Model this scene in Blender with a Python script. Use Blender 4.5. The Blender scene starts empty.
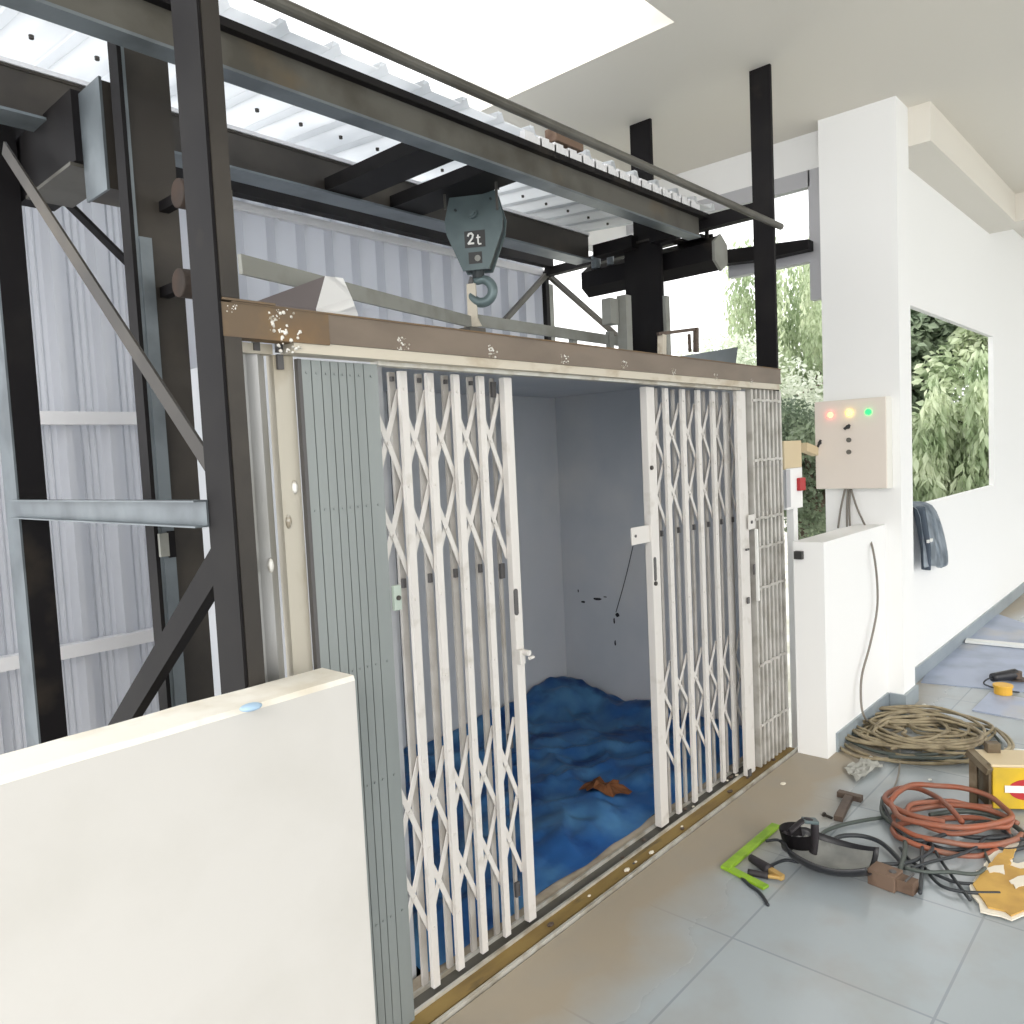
import bpy, bmesh, math, random
from mathutils import Vector, Matrix, noise
sc = bpy.context.scene
COL = sc.collection
rnd = random.Random(7)
V = Vector

# ------------------------------------------------------------------ camera
F = 790.0
CX, CY = 512.0, 511.0
CAM = V((0, 0, 1.6))
_ax, _ay, _vx = 713.0, -87.0, 550.0
_vy = -(F*F + _ax*_vx)/_ay
_A = V((_ax, _ay, F)).normalized()
_Z = -V((_vx, _vy, F)).normalized()
_B = _Z.cross(_A)
# world axes: x runs along the lift front to the right, y into the shaft, z up
def ray(px, py):
    d = V(((px-CX)/F, (py-CY)/F, 1.0))
    return V((_A.dot(d), _B.dot(d), _Z.dot(d)))
def at(px, py, ax, val):
    d = ray(px, py); i = 'xyz'.index(ax)
    return CAM + d*((val-CAM[i])/d[i])
def fl(px, py, z=0.0): return at(px, py, 'z', z)

cd = bpy.data.cameras.new('camera'); cam = bpy.data.objects.new('camera', cd); COL.objects.link(cam)
right = V((_A.x, _B.x, _Z.x)); down = V((_A.y, _B.y, _Z.y)); fwd = V((_A.z, _B.z, _Z.z))
up = -down; back = -fwd
m = Matrix.Identity(4)
for i in range(3):
    m[i][0] = right[i]; m[i][1] = up[i]; m[i][2] = back[i]; m[i][3] = CAM[i]
cam.matrix_world = m
cd.sensor_width = 36; cd.lens = F/1024*36; cd.shift_y = -1/1024; cd.clip_start = .02; cd.clip_end = 300
sc.camera = cam
FWD = V((fwd.x, fwd.y, 0)).normalized(); RGT = V((right.x, right.y, 0)).normalized()
sc.view_settings.view_transform = 'Standard'; sc.view_settings.look = 'None'
sc.view_settings.gamma = 1; sc.view_settings.use_curve_mapping = False
sc.view_settings.exposure = 0.88

# ------------------------------------------------------------------ materials
def S(c):
    return tuple(((v/255)/12.92 if v/255 <= .04045 else ((v/255+.055)/1.055)**2.4) for v in c) + (1,)
def mat(name, c, rough=.6, metal=0, c2=None, scale=6, lo=.45, hi=.65, stretch=(1,1,1), bump=0, trans=0, detail=6, c3=None, scale3=2.0, lo3=.55, hi3=.7):
    m = bpy.data.materials.new(name); m.use_nodes = True
    nt = m.node_tree; N = nt.nodes; L = nt.links
    b = N['Principled BSDF']; b.inputs['Roughness'].default_value = rough; b.inputs['Metallic'].default_value = metal
    b.inputs['Base Color'].default_value = S(c)
    if name.startswith('black_painted'): b.inputs['Specular IOR Level'].default_value = .18
    tc = N.new('ShaderNodeTexCoord'); mp = N.new('ShaderNodeMapping'); mp.inputs['Scale'].default_value = stretch
    L.new(tc.outputs['Object'], mp.inputs['Vector'])
    nz = N.new('ShaderNodeTexNoise'); nz.inputs['Scale'].default_value = scale; nz.inputs['Detail'].default_value = detail
    L.new(mp.outputs['Vector'], nz.inputs['Vector'])
    out = None
    if c2:
        r = N.new('ShaderNodeValToRGB'); r.color_ramp.elements[0].position = lo; r.color_ramp.elements[1].position = hi
        r.color_ramp.elements[0].color = S(c); r.color_ramp.elements[1].color = S(c2)
        L.new(nz.outputs['Fac'], r.inputs['Fac']); out = r.outputs['Color']
    if c3:
        n3 = N.new('ShaderNodeTexNoise'); n3.inputs['Scale'].default_value = scale3; n3.inputs['Detail'].default_value = 8
        L.new(mp.outputs['Vector'], n3.inputs['Vector'])
        r3 = N.new('ShaderNodeMapRange'); r3.inputs['From Min'].default_value = lo3; r3.inputs['From Max'].default_value = hi3
        L.new(n3.outputs['Fac'], r3.inputs['Value'])
        mx = N.new('ShaderNodeMix'); mx.data_type = 'RGBA'; L.new(r3.outputs['Result'], mx.inputs['Factor'])
        if out: L.new(out, mx.inputs[6])
        else: mx.inputs[6].default_value = S(c)
        mx.inputs[7].default_value = S(c3); out = mx.outputs[2]
    if out: L.new(out, b.inputs['Base Color'])
    if bump:
        bp = N.new('ShaderNodeBump'); bp.inputs['Strength'].default_value = bump; bp.inputs['Distance'].default_value = .01
        L.new(nz.outputs['Fac'], bp.inputs['Height']); L.new(bp.outputs['Normal'], b.inputs['Normal'])
    if trans:
        tr = N.new('ShaderNodeBsdfTranslucent'); tr.inputs['Color'].default_value = S(c)
        if out: L.new(out, tr.inputs['Color'])
        ms = N.new('ShaderNodeMixShader'); ms.inputs[0].default_value = trans
        L.new(b.outputs[0], ms.inputs[1]); L.new(tr.outputs[0], ms.inputs[2])
        L.new(ms.outputs[0], N['Material Output'].inputs['Surface'])
    return m
def emis(name, c, s):
    m = mat(name, c, .3); b = m.node_tree.nodes['Principled BSDF']
    b.inputs['Emission Color'].default_value = S(c); b.inputs['Emission Strength'].default_value = s
    return m

M = {}
M['plaster'] = mat('white_plaster', (203,200,195), .75, c2=(197,194,188), scale=2.5)
M['plaster_top'] = mat('raw_plaster_edge', (234,230,220), .85, c2=(204,194,174), scale=5, lo=.5, hi=.75, bump=.4)
M['ceil'] = mat('ceiling_paint', (226,221,211), .8)
M['white_bright'] = mat('white_paint', (244,244,243), .7)
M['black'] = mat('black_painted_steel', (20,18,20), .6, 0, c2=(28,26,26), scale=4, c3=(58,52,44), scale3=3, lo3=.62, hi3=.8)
M['dark'] = mat('dark_primer_steel', (50,46,42), .5, .2, c2=(66,61,55), scale=3, c3=(84,77,66), scale3=2, lo3=.5, hi3=.75)
M['greysteel'] = mat('grey_mill_steel', (96,94,88), .5, .3, c2=(78,75,68), scale=5, c3=(104,92,74), scale3=4, lo3=.62, hi3=.8)
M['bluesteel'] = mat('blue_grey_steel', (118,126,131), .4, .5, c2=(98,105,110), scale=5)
M['palebar'] = mat('pale_grey_primer', (142,143,137), .6, .1, c2=(128,128,121), scale=7)
M['header'] = mat('brown_bare_steel', (122,109,96), .5, .15, c2=(108,96,84), scale=6, stretch=(.4,1,1), c3=(124,98,72), scale3=2.5, lo3=.6, hi3=.8)
M['rust'] = mat('orange_rust_steel', (106,90,72), .7, .05, c2=(116,94,70), scale=7, c3=(134,106,70), scale3=6, lo3=.52, hi3=.7)
M['creamstrip'] = mat('scuffed_cream_steel', (200,192,176), .55, .1, c2=(168,152,128), scale=14, lo=.52, hi=.7, stretch=(.5,1,1))
M['weld'] = mat('weld_bead_paint', (232,230,224), .4, .3, c2=(150,140,122), scale=40)
M['jamb'] = mat('cream_scuffed_jamb', (190,184,170), .5, .15, c2=(158,146,124), scale=6, lo=.5, hi=.7, stretch=(1,1,.5), c3=(96,76,60), scale3=9, lo3=.68, hi3=.76)
M['galv'] = mat('galvanised_sheet', (176,176,175), .35, .4, c2=(140,137,128), scale=4, stretch=(1.5,1,.3))
M['slat'] = mat('grey_green_slat_paint', (138,144,143), .42, .1, c2=(130,136,135), scale=2, stretch=(3,1,.3))
M['gate'] = mat('white_gate_paint', (214,210,205), .42, .05, c2=(190,184,175), scale=12, lo=.58, hi=.75)
M['gate_rear'] = mat('white_gate_paint_darker', (186,182,177), .5, .05, c2=(168,162,155), scale=9)  # darker tone for the rear pickets
M['gate_grey'] = mat('silver_gate_paint', (196,193,187), .42, .15, c2=(168,164,156), scale=10)
M['slot'] = mat('dark_slot', (84,82,82), .5)
M['brass_dark'] = mat('dark_bolt', (74,70,66), .45, .6)
M['cab'] = mat('blue_grey_cab_paint', (198,201,206), .5, 0, c2=(188,193,199), scale=1.6, c3=(208,208,208), scale3=.9)
M['scuff'] = mat('black_scuff', (30,30,36), .8)
M['tin'] = mat('metal_sheet_cladding', (212,214,219), .4, .1, c2=(207,209,214), scale=.8, stretch=(1,1,1), trans=.45)
M['tin_roof'] = mat('roof_sheet', (236,238,240), .5, .0, c2=(214,217,220), scale=3, stretch=(1,.3,1), trans=.75)
M['flash'] = mat('white_flashing', (222,222,224), .45, .1)
M['frame_grey'] = mat('light_grey_aluminium', (186,186,190), .45, .2)
M['hoist'] = mat('grey_green_hoist_paint', (92,106,108), .42, .2, c2=(82,96,98), scale=7)
M['hoist_dark'] = mat('dark_hoist_edge', (50,56,58), .5, .2)
M['hook'] = mat('hook_paint', (104,120,122), .38, .3)
M['plate_black'] = mat('black_label', (52,52,52), .5)
M['white'] = mat('white_lettering', (232,232,228), .6)
M['rope'] = mat('wire_rope', (88,86,82), .5, .5)
M['tarp'] = mat('blue_tarpaulin', (58,116,186), .34, 0, c2=(104,164,212), scale=3.6, lo=.42, hi=.66, bump=.7, c3=(36,78,146), scale3=4.4, lo3=.56, hi3=.7)
M['rag'] = mat('rust_brown_paper', (160,104,66), .85, c2=(120,78,50), scale=12)
M['brassrail'] = mat('ochre_dusty_rail', (150,126,74), .6, .3, c2=(122,100,62), scale=9, stretch=(.3,1,1), c3=(84,74,60), scale3=12, lo3=.6, hi3=.7)
M['rail'] = mat('pale_track_steel', (204,202,194), .4, .4, c2=(170,162,146), scale=12)
M['sill'] = mat('beige_concrete_sill', (178,166,148), .85, c2=(150,138,120), scale=9, bump=.3)
M['baseboard'] = mat('grey_blue_tile_skirting', (150,160,166), .35, c2=(136,146,154), scale=3)
M['ctrl'] = mat('beige_control_box_paint', (230,220,210), .5)
M['ctrl_side'] = mat('beige_control_box_side', (236,234,226), .5)
M['button'] = mat('grey_push_button', (120,118,112), .4, .4)
M['redlamp'] = emis('lit_red_lamp', (255,90,70), 5)
M['yellamp'] = emis('lit_yellow_lamp', (255,214,70), 5)
M['greenlamp'] = emis('lit_green_lamp', (30,205,70), 3)
M['cream'] = mat('cream_box', (212,194,160), .6)
M['red'] = mat('red_label', (178,44,48), .5)
M['jacket'] = mat('slate_blue_fabric', (156,166,176), .85, c2=(134,146,158), scale=8, bump=.5)
M['jacket_in'] = mat('dark_jacket_lining', (78,88,100), .9)
M['cable_grey'] = mat('grey_cable', (128,122,114), .55)
M['cable_tan'] = mat('tan_cable', (150,138,112), .6, c2=(118,106,84), scale=16)
M['cable_black'] = mat('black_cable', (46,50,54), .5)
M['cable_dkgreen'] = mat('dark_green_grey_cable', (70,78,74), .5)
M['hose'] = mat('orange_rubber_hose', (150,86,62), .5, c2=(138,98,82), scale=6)
M['green'] = mat('lime_green_paint', (146,186,48), .5, c2=(122,162,40), scale=14)
M['helmet'] = mat('black_helmet_plastic', (38,38,42), .35, c2=(70,70,72), scale=9, lo=.6)
M['visor'] = mat('dusty_grey_plastic', (186,187,183), .3, .1, c2=(150,152,150), scale=8)
M['strap'] = mat('black_strap', (44,40,44), .6)
M['copper'] = mat('brass_clamp_jaw', (206,170,106), .4, .5)
M['tool'] = mat('brown_worn_steel', (98,84,74), .55, .3, c2=(78,66,60), scale=14)
M['roller'] = mat('dark_brown_roller', (48,40,35), .8, c2=(62,48,40), scale=12)
M['cover_side'] = mat('mauve_shaded_white_sheet', (134,126,126), .7)  # shade on the white cover's side, put into a mauve grey
M['wood'] = mat('brown_wood_block', (116,95,80), .8, c2=(92,72,58), scale=6, stretch=(.4,2,2), bump=.3)
M['yellow'] = mat('yellow_machine_paint', (214,178,34), .5, c2=(190,160,48), scale=6)
M['machine_dark'] = mat('brown_machine_side', (92,78,58), .6, c2=(126,116,98), scale=8)
M['card'] = mat('torn_brown_card', (204,164,88), .9, c2=(180,142,78), scale=7)
M['cardwhite'] = mat('torn_card_paper', (230,222,206), .9)
M['paper'] = mat('crumpled_paper', (214,214,208), .85, c2=(196,196,190), scale=14)
M['sheet'] = mat('pale_blue_plastic_sheet', (160,170,192), .4, c2=(138,148,168), scale=3, c3=(180,178,176), scale3=2, bump=.3)
M['plywhite'] = mat('white_plank', (226,228,226), .6)
M['clearplastic'] = mat('greenish_plastic', (170,182,172), .35)
M['bottlecap'] = mat('pale_blue_cap', (168,196,220), .5)
M['orange'] = mat('orange_yellow_plastic', (222,172,60), .45)
M['bark'] = mat('tree_bark', (112,98,84), .9, c2=(80,70,60), scale=10)
def leafmat(name, a, b):
    m = mat(name, a, .5, c2=b, scale=1.6, lo=.35, hi=.65, trans=.35, detail=3); return m
M['leafA'] = leafmat('washed_out_leaf', (200,210,188), (232,236,222))  # haze and overexposure put into paler leaf colours
M['leafB'] = leafmat('mid_leaf', (150,168,130), (204,213,182))
M['leafC'] = leafmat('dark_leaf', (96,114,92), (156,170,142))
M['ground'] = mat('pale_ground', (200,198,190), .9, c2=(170,168,150), scale=1)

# floor: pale blue-grey tiles with joints and a dusty tan strip along the lift sill
def floor_mat():
    m = bpy.data.materials.new('floor_tiles'); m.use_nodes = True
    nt = m.node_tree; N = nt.nodes; L = nt.links; b = N['Principled BSDF']
    tc = N.new('ShaderNodeTexCoord'); sp = N.new('ShaderNodeSeparateXYZ'); L.new(tc.outputs['Object'], sp.inputs[0])
    br = N.new('ShaderNodeTexBrick'); br.offset = 0; br.inputs['Scale'].default_value = 1
    br.inputs['Brick Width'].default_value = .6; br.inputs['Row Height'].default_value = .6; br.inputs['Mortar Size'].default_value = .004
    br.inputs['Color1'].default_value = S((158,167,173)); br.inputs['Color2'].default_value = S((164,171,175)); br.inputs['Mortar'].default_value = S((140,148,154))
    mp = N.new('ShaderNodeMapping'); mp.inputs['Location'].default_value = (.12,.02,0); L.new(tc.outputs['Object'], mp.inputs[0]); L.new(mp.outputs[0], br.inputs['Vector'])
    nz = N.new('ShaderNodeTexNoise'); nz.inputs['Scale'].default_value = 1.7; nz.inputs['Detail'].default_value = 6; L.new(tc.outputs['Object'], nz.inputs['Vector'])
    ma = N.new('ShaderNodeMath'); ma.operation = 'MULTIPLY_ADD'; ma.inputs[1].default_value = .55; L.new(nz.outputs['Fac'], ma.inputs[0]); L.new(sp.outputs['Y'], ma.inputs[2])
    mr = N.new('ShaderNodeMapRange'); mr.inputs['From Min'].default_value = 1.50; mr.inputs['From Max'].default_value = 1.72; L.new(ma.outputs[0], mr.inputs['Value'])
    d = N.new('ShaderNodeMix'); d.data_type = 'RGBA'; L.new(mr.outputs[0], d.inputs['Factor']); L.new(br.outputs['Color'], d.inputs[6]); d.inputs[7].default_value = S((160,149,132))
    n2 = N.new('ShaderNodeTexNoise'); n2.inputs['Scale'].default_value = 5; n2.inputs['Detail'].default_value = 8; L.new(tc.outputs['Object'], n2.inputs['Vector'])
    r2 = N.new('ShaderNodeMapRange'); r2.inputs['From Min'].default_value = .45; r2.inputs['From Max'].default_value = .8; r2.inputs['To Max'].default_value = .5; L.new(n2.outputs['Fac'], r2.inputs['Value'])
    e = N.new('ShaderNodeMix'); e.data_type = 'RGBA'; L.new(r2.outputs[0], e.inputs['Factor']); L.new(d.outputs[2], e.inputs[6]); e.inputs[7].default_value = S((150,146,138))
    L.new(e.outputs[2], b.inputs['Base Color'])
    r4 = N.new('ShaderNodeMapRange'); r4.inputs['To Min'].default_value = .22; r4.inputs['To Max'].default_value = .55; L.new(mr.outputs[0], r4.inputs['Value']); L.new(r4.outputs[0], b.inputs['Roughness'])
    return m
M['floor'] = floor_mat()

# ------------------------------------------------------------------ mesh helpers
def bx(bm, x0, x1, y0, y1, z0, z1):
    vs = [bm.verts.new(p) for p in ((x0,y0,z0),(x1,y0,z0),(x1,y1,z0),(x0,y1,z0),(x0,y0,z1),(x1,y0,z1),(x1,y1,z1),(x0,y1,z1))]
    for f in ((3,2,1,0),(4,5,6,7),(0,1,5,4),(1,2,6,5),(2,3,7,6),(3,0,4,7)): bm.faces.new([vs[i] for i in f])
def frame_of(p, q, upv):
    d = (q-p).normalized(); upv = V(upv)
    if abs(d.dot(upv)) > .98: upv = V((1,0,0)) if abs(d.x) < .9 else V((0,1,0))
    s = d.cross(upv).normalized(); u = s.cross(d).normalized()
    return d, s, u
def sweep(bm, p, q, prof, upv=(0,0,1)):
    """extrude a closed 2d profile (side, up) from p to q"""
    p = V(p); q = V(q); d, s, u = frame_of(p, q, upv)
    a = [bm.verts.new(p + s*x + u*y) for x, y in prof]; b = [bm.verts.new(q + s*x + u*y) for x, y in prof]
    n = len(prof)
    for i in range(n):
        j = (i+1) % n; bm.faces.new((a[i], a[j], b[j], b[i]))
    bm.faces.new(a[::-1]); bm.faces.new(b)
def rect(w, h): return [(-w/2,-h/2),(w/2,-h/2),(w/2,h/2),(-w/2,h/2)]
def iprof(w, h, t):
    return [(-w/2,-h/2),(w/2,-h/2),(w/2,-h/2+t),(t/2,-h/2+t),(t/2,h/2-t),(w/2,h/2-t),(w/2,h/2),(-w/2,h/2),(-w/2,h/2-t),(-t/2,h/2-t),(-t/2,-h/2+t),(-w/2,-h/2+t)]
def cprof(w, h, t):   # channel opening towards +side
    return [(0,-h/2),(w,-h/2),(w,-h/2+t),(t,-h/2+t),(t,h/2-t),(w,h/2-t),(w,h/2),(0,h/2)]
def lprof(w, t): return [(0,0),(w,0),(w,t),(t,t),(t,w),(0,w)]
def bar(bm, p, q, w, h, upv=(0,0,1)): sweep(bm, p, q, rect(w, h), upv)
def cyl(bm, p, q, r, n=12, r2=None):
    p = V(p); q = V(q); d, s, u = frame_of(p, q, (0,0,1)); r2 = r if r2 is None else r2
    a = []; b = []
    for i in range(n):
        t = 2*math.pi*i/n; o = s*math.cos(t) + u*math.sin(t); a.append(bm.verts.new(p+o*r)); b.append(bm.verts.new(q+o*r2))
    for i in range(n):
        j = (i+1) % n; bm.faces.new((a[i], a[j], b[j], b[i]))
    bm.faces.new(a[::-1]); bm.faces.new(b)
def smooth_path(pts, sub=4, closed=False):
    pts = [V(p) for p in pts]; n = len(pts); out = []
    rng = n if closed else n-1
    for i in range(rng):
        if closed: p0, p1, p2, p3 = pts[(i-1)%n], pts[i], pts[(i+1)%n], pts[(i+2)%n]
        else: p0, p1, p2, p3 = pts[max(i-1,0)], pts[i], pts[i+1], pts[min(i+2,n-1)]
        for k in range(sub):
            t = k/sub
            out.append(.5*((2*p1)+(p2-p0)*t+(2*p0-5*p1+4*p2-p3)*t*t+(3*p1-p0-3*p2+p3)*t**3))
    if not closed: out.append(pts[-1])
    return out
def tube(bm, pts, r, n=8, sub=4, taper=None, flat=1.0):
    P = smooth_path(pts, sub) if sub > 1 else [V(p) for p in pts]
    rings = []; prev = None
    for i, p in enumerate(P):
        d = (P[min(i+1,len(P)-1)] - P[max(i-1,0)])
        if d.length < 1e-7: d = V((0,0,1))
        d.normalize()
        if prev is None:
            s = d.cross(V((0,0,1))); s = s if s.length > .1 else d.cross(V((1,0,0)))
        else: s = prev - d*prev.dot(d)
        s.normalize(); prev = s; u = s.cross(d)
        rr = r if taper is None else r*taper(i/(len(P)-1))
        rings.append([bm.verts.new(p + s*math.cos(2*math.pi*k/n)*rr + u*math.sin(2*math.pi*k/n)*rr*flat) for k in range(n)])
    for a, b in zip(rings, rings[1:]):
        for k in range(n):
            j = (k+1) % n; bm.faces.new((a[k], a[j], b[j], b[k]))
    bm.faces.new(rings[0][::-1]); bm.faces.new(rings[-1])
def poly_solid(bm, pts, off):
    """extrude a planar polygon by vector off"""
    a = [bm.verts.new(V(p)) for p in pts]; b = [bm.verts.new(V(p)+V(off)) for p in pts]; n = len(a)
    for i in range(n):
        j = (i+1) % n; bm.faces.new((a[i], a[j], b[j], b[i]))
    bm.faces.new(a[::-1]); bm.faces.new(b)
def obj(name, bm, m, parent=None, smooth=False, bevel=0, origin=None):
    bmesh.ops.recalc_face_normals(bm, faces=bm.faces[:])
    if bevel: bmesh.ops.bevel(bm, geom=bm.edges[:], offset=bevel, segments=2, affect='EDGES', profile=.6, clamp_overlap=True)
    if origin is not None and parent is None: bmesh.ops.translate(bm, verts=bm.verts[:], vec=-V(origin))
    me = bpy.data.meshes.new(name); bm.to_mesh(me); bm.free()
    for p in me.polygons: p.use_smooth = smooth
    o = bpy.data.objects.new(name, me); COL.objects.link(o)
    ms = m if isinstance(m, (list, tuple)) else [m]
    for x in ms: me.materials.append(M[x])
    if parent:
        o.parent = parent; w = V((0,0,0)); p = parent
        while p: w += p.location; p = p.parent
        o.location = -w
    elif origin is not None: o.location = origin
    return o
def tag(o, label=None, cat=None, group=None, kind=None):
    if label: o['label'] = label
    if cat: o['category'] = cat
    if group: o['group'] = group
    if kind: o['kind'] = kind
    return o
def thing(name, label, cat, loc=(0,0,0), group=None):
    o = bpy.data.objects.new(name, None); COL.objects.link(o); o.location = loc; o.empty_display_size = .1
    return tag(o, label, cat, group)
def struct(name, bm, m, parent=None, **k):
    o = obj(name, bm, m, parent, **k)
    if not parent: o['kind'] = 'structure'
    return o
B = bmesh.new
def boxobj(name, m, parent, *a, bevel=0, **k):
    b = B(); bx(b, *a); return obj(name, b, m, parent, bevel=bevel, **k)

# ------------------------------------------------------------------ world
w = bpy.data.worlds.new('world'); sc.world = w; w.use_nodes = True
nt = w.node_tree; bg = nt.nodes['Background']
tc = nt.nodes.new('ShaderNodeTexCoord'); sp = nt.nodes.new('ShaderNodeSeparateXYZ'); nt.links.new(tc.outputs['Generated'], sp.inputs[0])
mr = nt.nodes.new('ShaderNodeMapRange'); mr.inputs['From Min'].default_value = -.1; mr.inputs['From Max'].default_value = .5
nt.links.new(sp.outputs['Z'], mr.inputs['Value'])
mx = nt.nodes.new('ShaderNodeMix'); mx.data_type = 'RGBA'; nt.links.new(mr.outputs[0], mx.inputs['Factor'])
mx.inputs[6].default_value = (.96,.96,.955,1); mx.inputs[7].default_value = (.98,.99,1.0,1)
nt.links.new(mx.outputs[2], bg.inputs['Color']); bg.inputs['Strength'].default_value = 1.25
sun = bpy.data.lights.new('sun', 'SUN'); sun.energy = 1.4; sun.angle = math.radians(25); sun.color = (1,.97,.92)
so = bpy.data.objects.new('sun', sun); COL.objects.link(so)
so.rotation_euler = V((.55,.75,-.5)).to_track_quat('-Z','Y').to_euler()

al = bpy.data.lights.new('added_fill_light', 'AREA'); al.shape = 'RECTANGLE'; al.size = 3.0; al.size_y = 1.2; al.energy = 65; al.color = (1,.97,.94)
ao = bpy.data.objects.new('added_fill_light', al); COL.objects.link(ao); ao.location = (-2.6,-.6,3.3); ao.rotation_euler = V((.85,.35,-.45)).to_track_quat('-Z','Y').to_euler()  # added fill to brighten left-facing sides; no fixture behind it

# ------------------------------------------------------------------ setting
WT = 1.105; SILLY = 1.66
b = B(); bx(b, -4, 13, -4.5, 1.64, -.25, 0); struct('floor', b, 'floor')
b = B(); bx(b, -4, 60, -40, 60, -3.6, -3.5); struct('trim_9', b, 'ground')           # ground outside, one storey down
b = B(); bx(b, .3, 4.35, 1.64, 4.1, -.45, -.25); struct('trim_8', b, 'sill')           # pit slab under the lift
b = B(); bx(b, -4, 13, -4.5, 1.86, 3.52, 3.7); bx(b, 3.3, 5.25, 1.86, 3.4, 3.52, 3.7); struct('ceiling', b, 'ceil')
# near half wall on the left, with a rough plaster top
b = B(); bx(b, -3.2, 1.1, 1.52, 1.655, 0, WT-.012); w1 = struct('wall_left', b, 'plaster')
b = B()
nx = 60
top = []
for i in range(nx+1):
    x = -3.2 + 4.3*i/nx
    top.append([b.verts.new((x, 1.52+.004*noise.noise(V((x*7,0,0))), WT-.012)), b.verts.new((x, 1.524+.006*noise.noise(V((x*9,3,0))), WT+.003*noise.noise(V((x*5,1,0))))), b.verts.new((x, 1.651, WT+.003*noise.noise(V((x*6,5,0))))), b.verts.new((x, 1.655, WT-.012))])
for i in range(nx):
    for k in range(3): b.faces.new((top[i][k], top[i+1][k], top[i+1][k+1], top[i][k+1]))
b.faces.new(top[0]); b.faces.new(top[-1])
obj('wall_top', b, 'plaster_top', w1)
# far half wall by the column
b = B(); bx(b, 3.935, 4.92, 1.48, 1.635, 0, WT); struct('wall_right', b, 'white_bright')
# column, window wall
b = B(); bx(b, 4.9, 5.13, 1.39, 1.825, 0, 3.52); struct('wall_column', b, 'white_bright')
b = B(); bx(b, 5.13, 13, 1.5, 1.54, 0, 1.16); bx(b, 5.13, 13, 1.5, 1.54, 2.45, 3.52); bx(b, 7.98, 13, 1.5, 1.54, 1.16, 2.45); bx(b, 5.13, 5.3, 1.5, 1.54, 1.16, 2.45)
struct('wall_window', b, 'white_bright')
b = B(); bx(b, 5.13, 7.6, 1.27, 1.5, 3.3, 3.52); struct('trim_1', b, 'ceil')             # ceiling beam over the window
b = B(); bx(b, 7.6, 7.85, -4.5, 1.5, 3.3, 3.52); struct('trim_2', b, 'ceil')
b = B(); bx(b, 12.9, 13, -4.5, 1.66, 0, 3.52); struct('wall_end', b, 'white_bright')
b = B()
bx(b, 4.05, 4.892, 1.468, 1.48, 0, .1); struct('baseboard_right', b, 'baseboard')
b = B(); bx(b, 4.885, 4.9, 1.39, 1.466, 0, .1); bx(b, 4.885, 5.145, 1.375, 1.39, 0, .1); bx(b, 5.13, 5.145, 1.39, 1.5, 0, .1); struct('baseboard_column', b, 'baseboard')
b = B(); bx(b, 5.146, 12.9, 1.486, 1.5, 0, .1); struct('baseboard_window', b, 'baseboard')
# opening beyond the gate post: white lintel and grey frame
b = B(); bx(b, 5.05, 5.2, 1.86, 3.4, 3.3, 3.52); bx(b, 4.2, 5.2, 3.3, 3.4, 3.05, 3.52); struct('trim_3', b, 'white_bright')
b = B(); bx(b, 5.05, 5.11, 1.94, 3.3, 3.2, 3.3); bx(b, 5.05, 5.11, 1.86, 1.95, 2.5, 3.3); bx(b, 5.05, 5.11, 1.95, 2.5, 2.74, 2.82)
f1 = struct('window_1', b, 'frame_grey')

# corrugated cladding wall behind the shaft
def corrugated(x0, x1, pitch, D, small=True):
    """cross-section points (x, depth) of trapezoid ribs"""
    pts = []; x = x0
    while x < x1:
        pts += [(x,0),(x+.012,D),(x+.034,D),(x+.046,0)]
        if small:
            for k in (.085,.12,.155): pts += [(x+k-.006,0),(x+k,.004),(x+k+.006,0)]
        x += pitch
    return pts
b = B(); pts = []; x_ = .55
while x_ < 4.85:
    pts += [(x_,0),(x_+.018,.06),(x_+.048,.06),(x_+.066,0)]
    if x_ < 1.7:
        for k_ in (.105,.135,.165): pts += [(x_+k_-.006,0),(x_+k_,.009),(x_+k_+.006,0)]
    x_ += .193
z0, z1, Y = -.25, 3.13, 4.0
A1 = [b.verts.new((x, Y-d, z0)) for x, d in pts]; A2 = [b.verts.new((x, Y-d, z1)) for x, d in pts]
C1 = [b.verts.new((x, Y-d+.002, z0)) for x, d in pts]; C2 = [b.verts.new((x, Y-d+.002, z1)) for x, d in pts]
for i in range(len(pts)-1):
    b.faces.new((A1[i], A1[i+1], A2[i+1], A2[i])); b.faces.new((C1[i+1], C1[i], C2[i], C2[i+1]))
wb = struct('wall_back', b, 'tin')
b = B(); bx(b, .55, 4.86, 3.925, 3.96, 2.99, 3.035); obj('flashing', b, 'flash', wb)
for z in (1.875, .81):
    b = B(); bx(b, .55, 1.86, 3.91, 3.968, z-.03, z+.03); obj('girt', b, 'flash', wb)
b = B(); bx(b, 1.82, 1.9, 3.86, 3.905, -.25, 2.12); obj('post', b, 'jamb', wb)
b = B(); bx(b, 1.79, 1.818, 3.86, 3.905, -.25, 2.12); obj('post_edge', b, 'flash', wb)
# roof sheet over the shaft
b = B(); xs = corrugated(.45, 4.3, .2, .03, False)
def rz(y): return 2.955 + (y-2.05)*.085
ya, yb = 2.2, 4.04
L_ = []
for x, d in xs: L_.append([b.verts.new((x, ya, rz(ya)+d)), b.verts.new((x, yb, rz(yb)+d)), b.verts.new((x, ya, rz(ya)+d+.003)), b.verts.new((x, yb, rz(yb)+d+.003))])
for p, q in zip(L_, L_[1:]):
    b.faces.new((p[0], p[1], q[1], q[0])); b.faces.new((p[2], q[2], q[3], p[3]))
rf = struct('ceiling_shaft', b, 'tin_roof')
b = B()
for x in [.47+.2*k for k in range(19)]:
    for y in (2.86, 2.35): cyl(b, (x+.1, y, rz(y)-.012), (x+.1, y, rz(y)+.004), .008, 6)
obj('roof_screws', b, 'brass_dark', rf)

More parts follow.
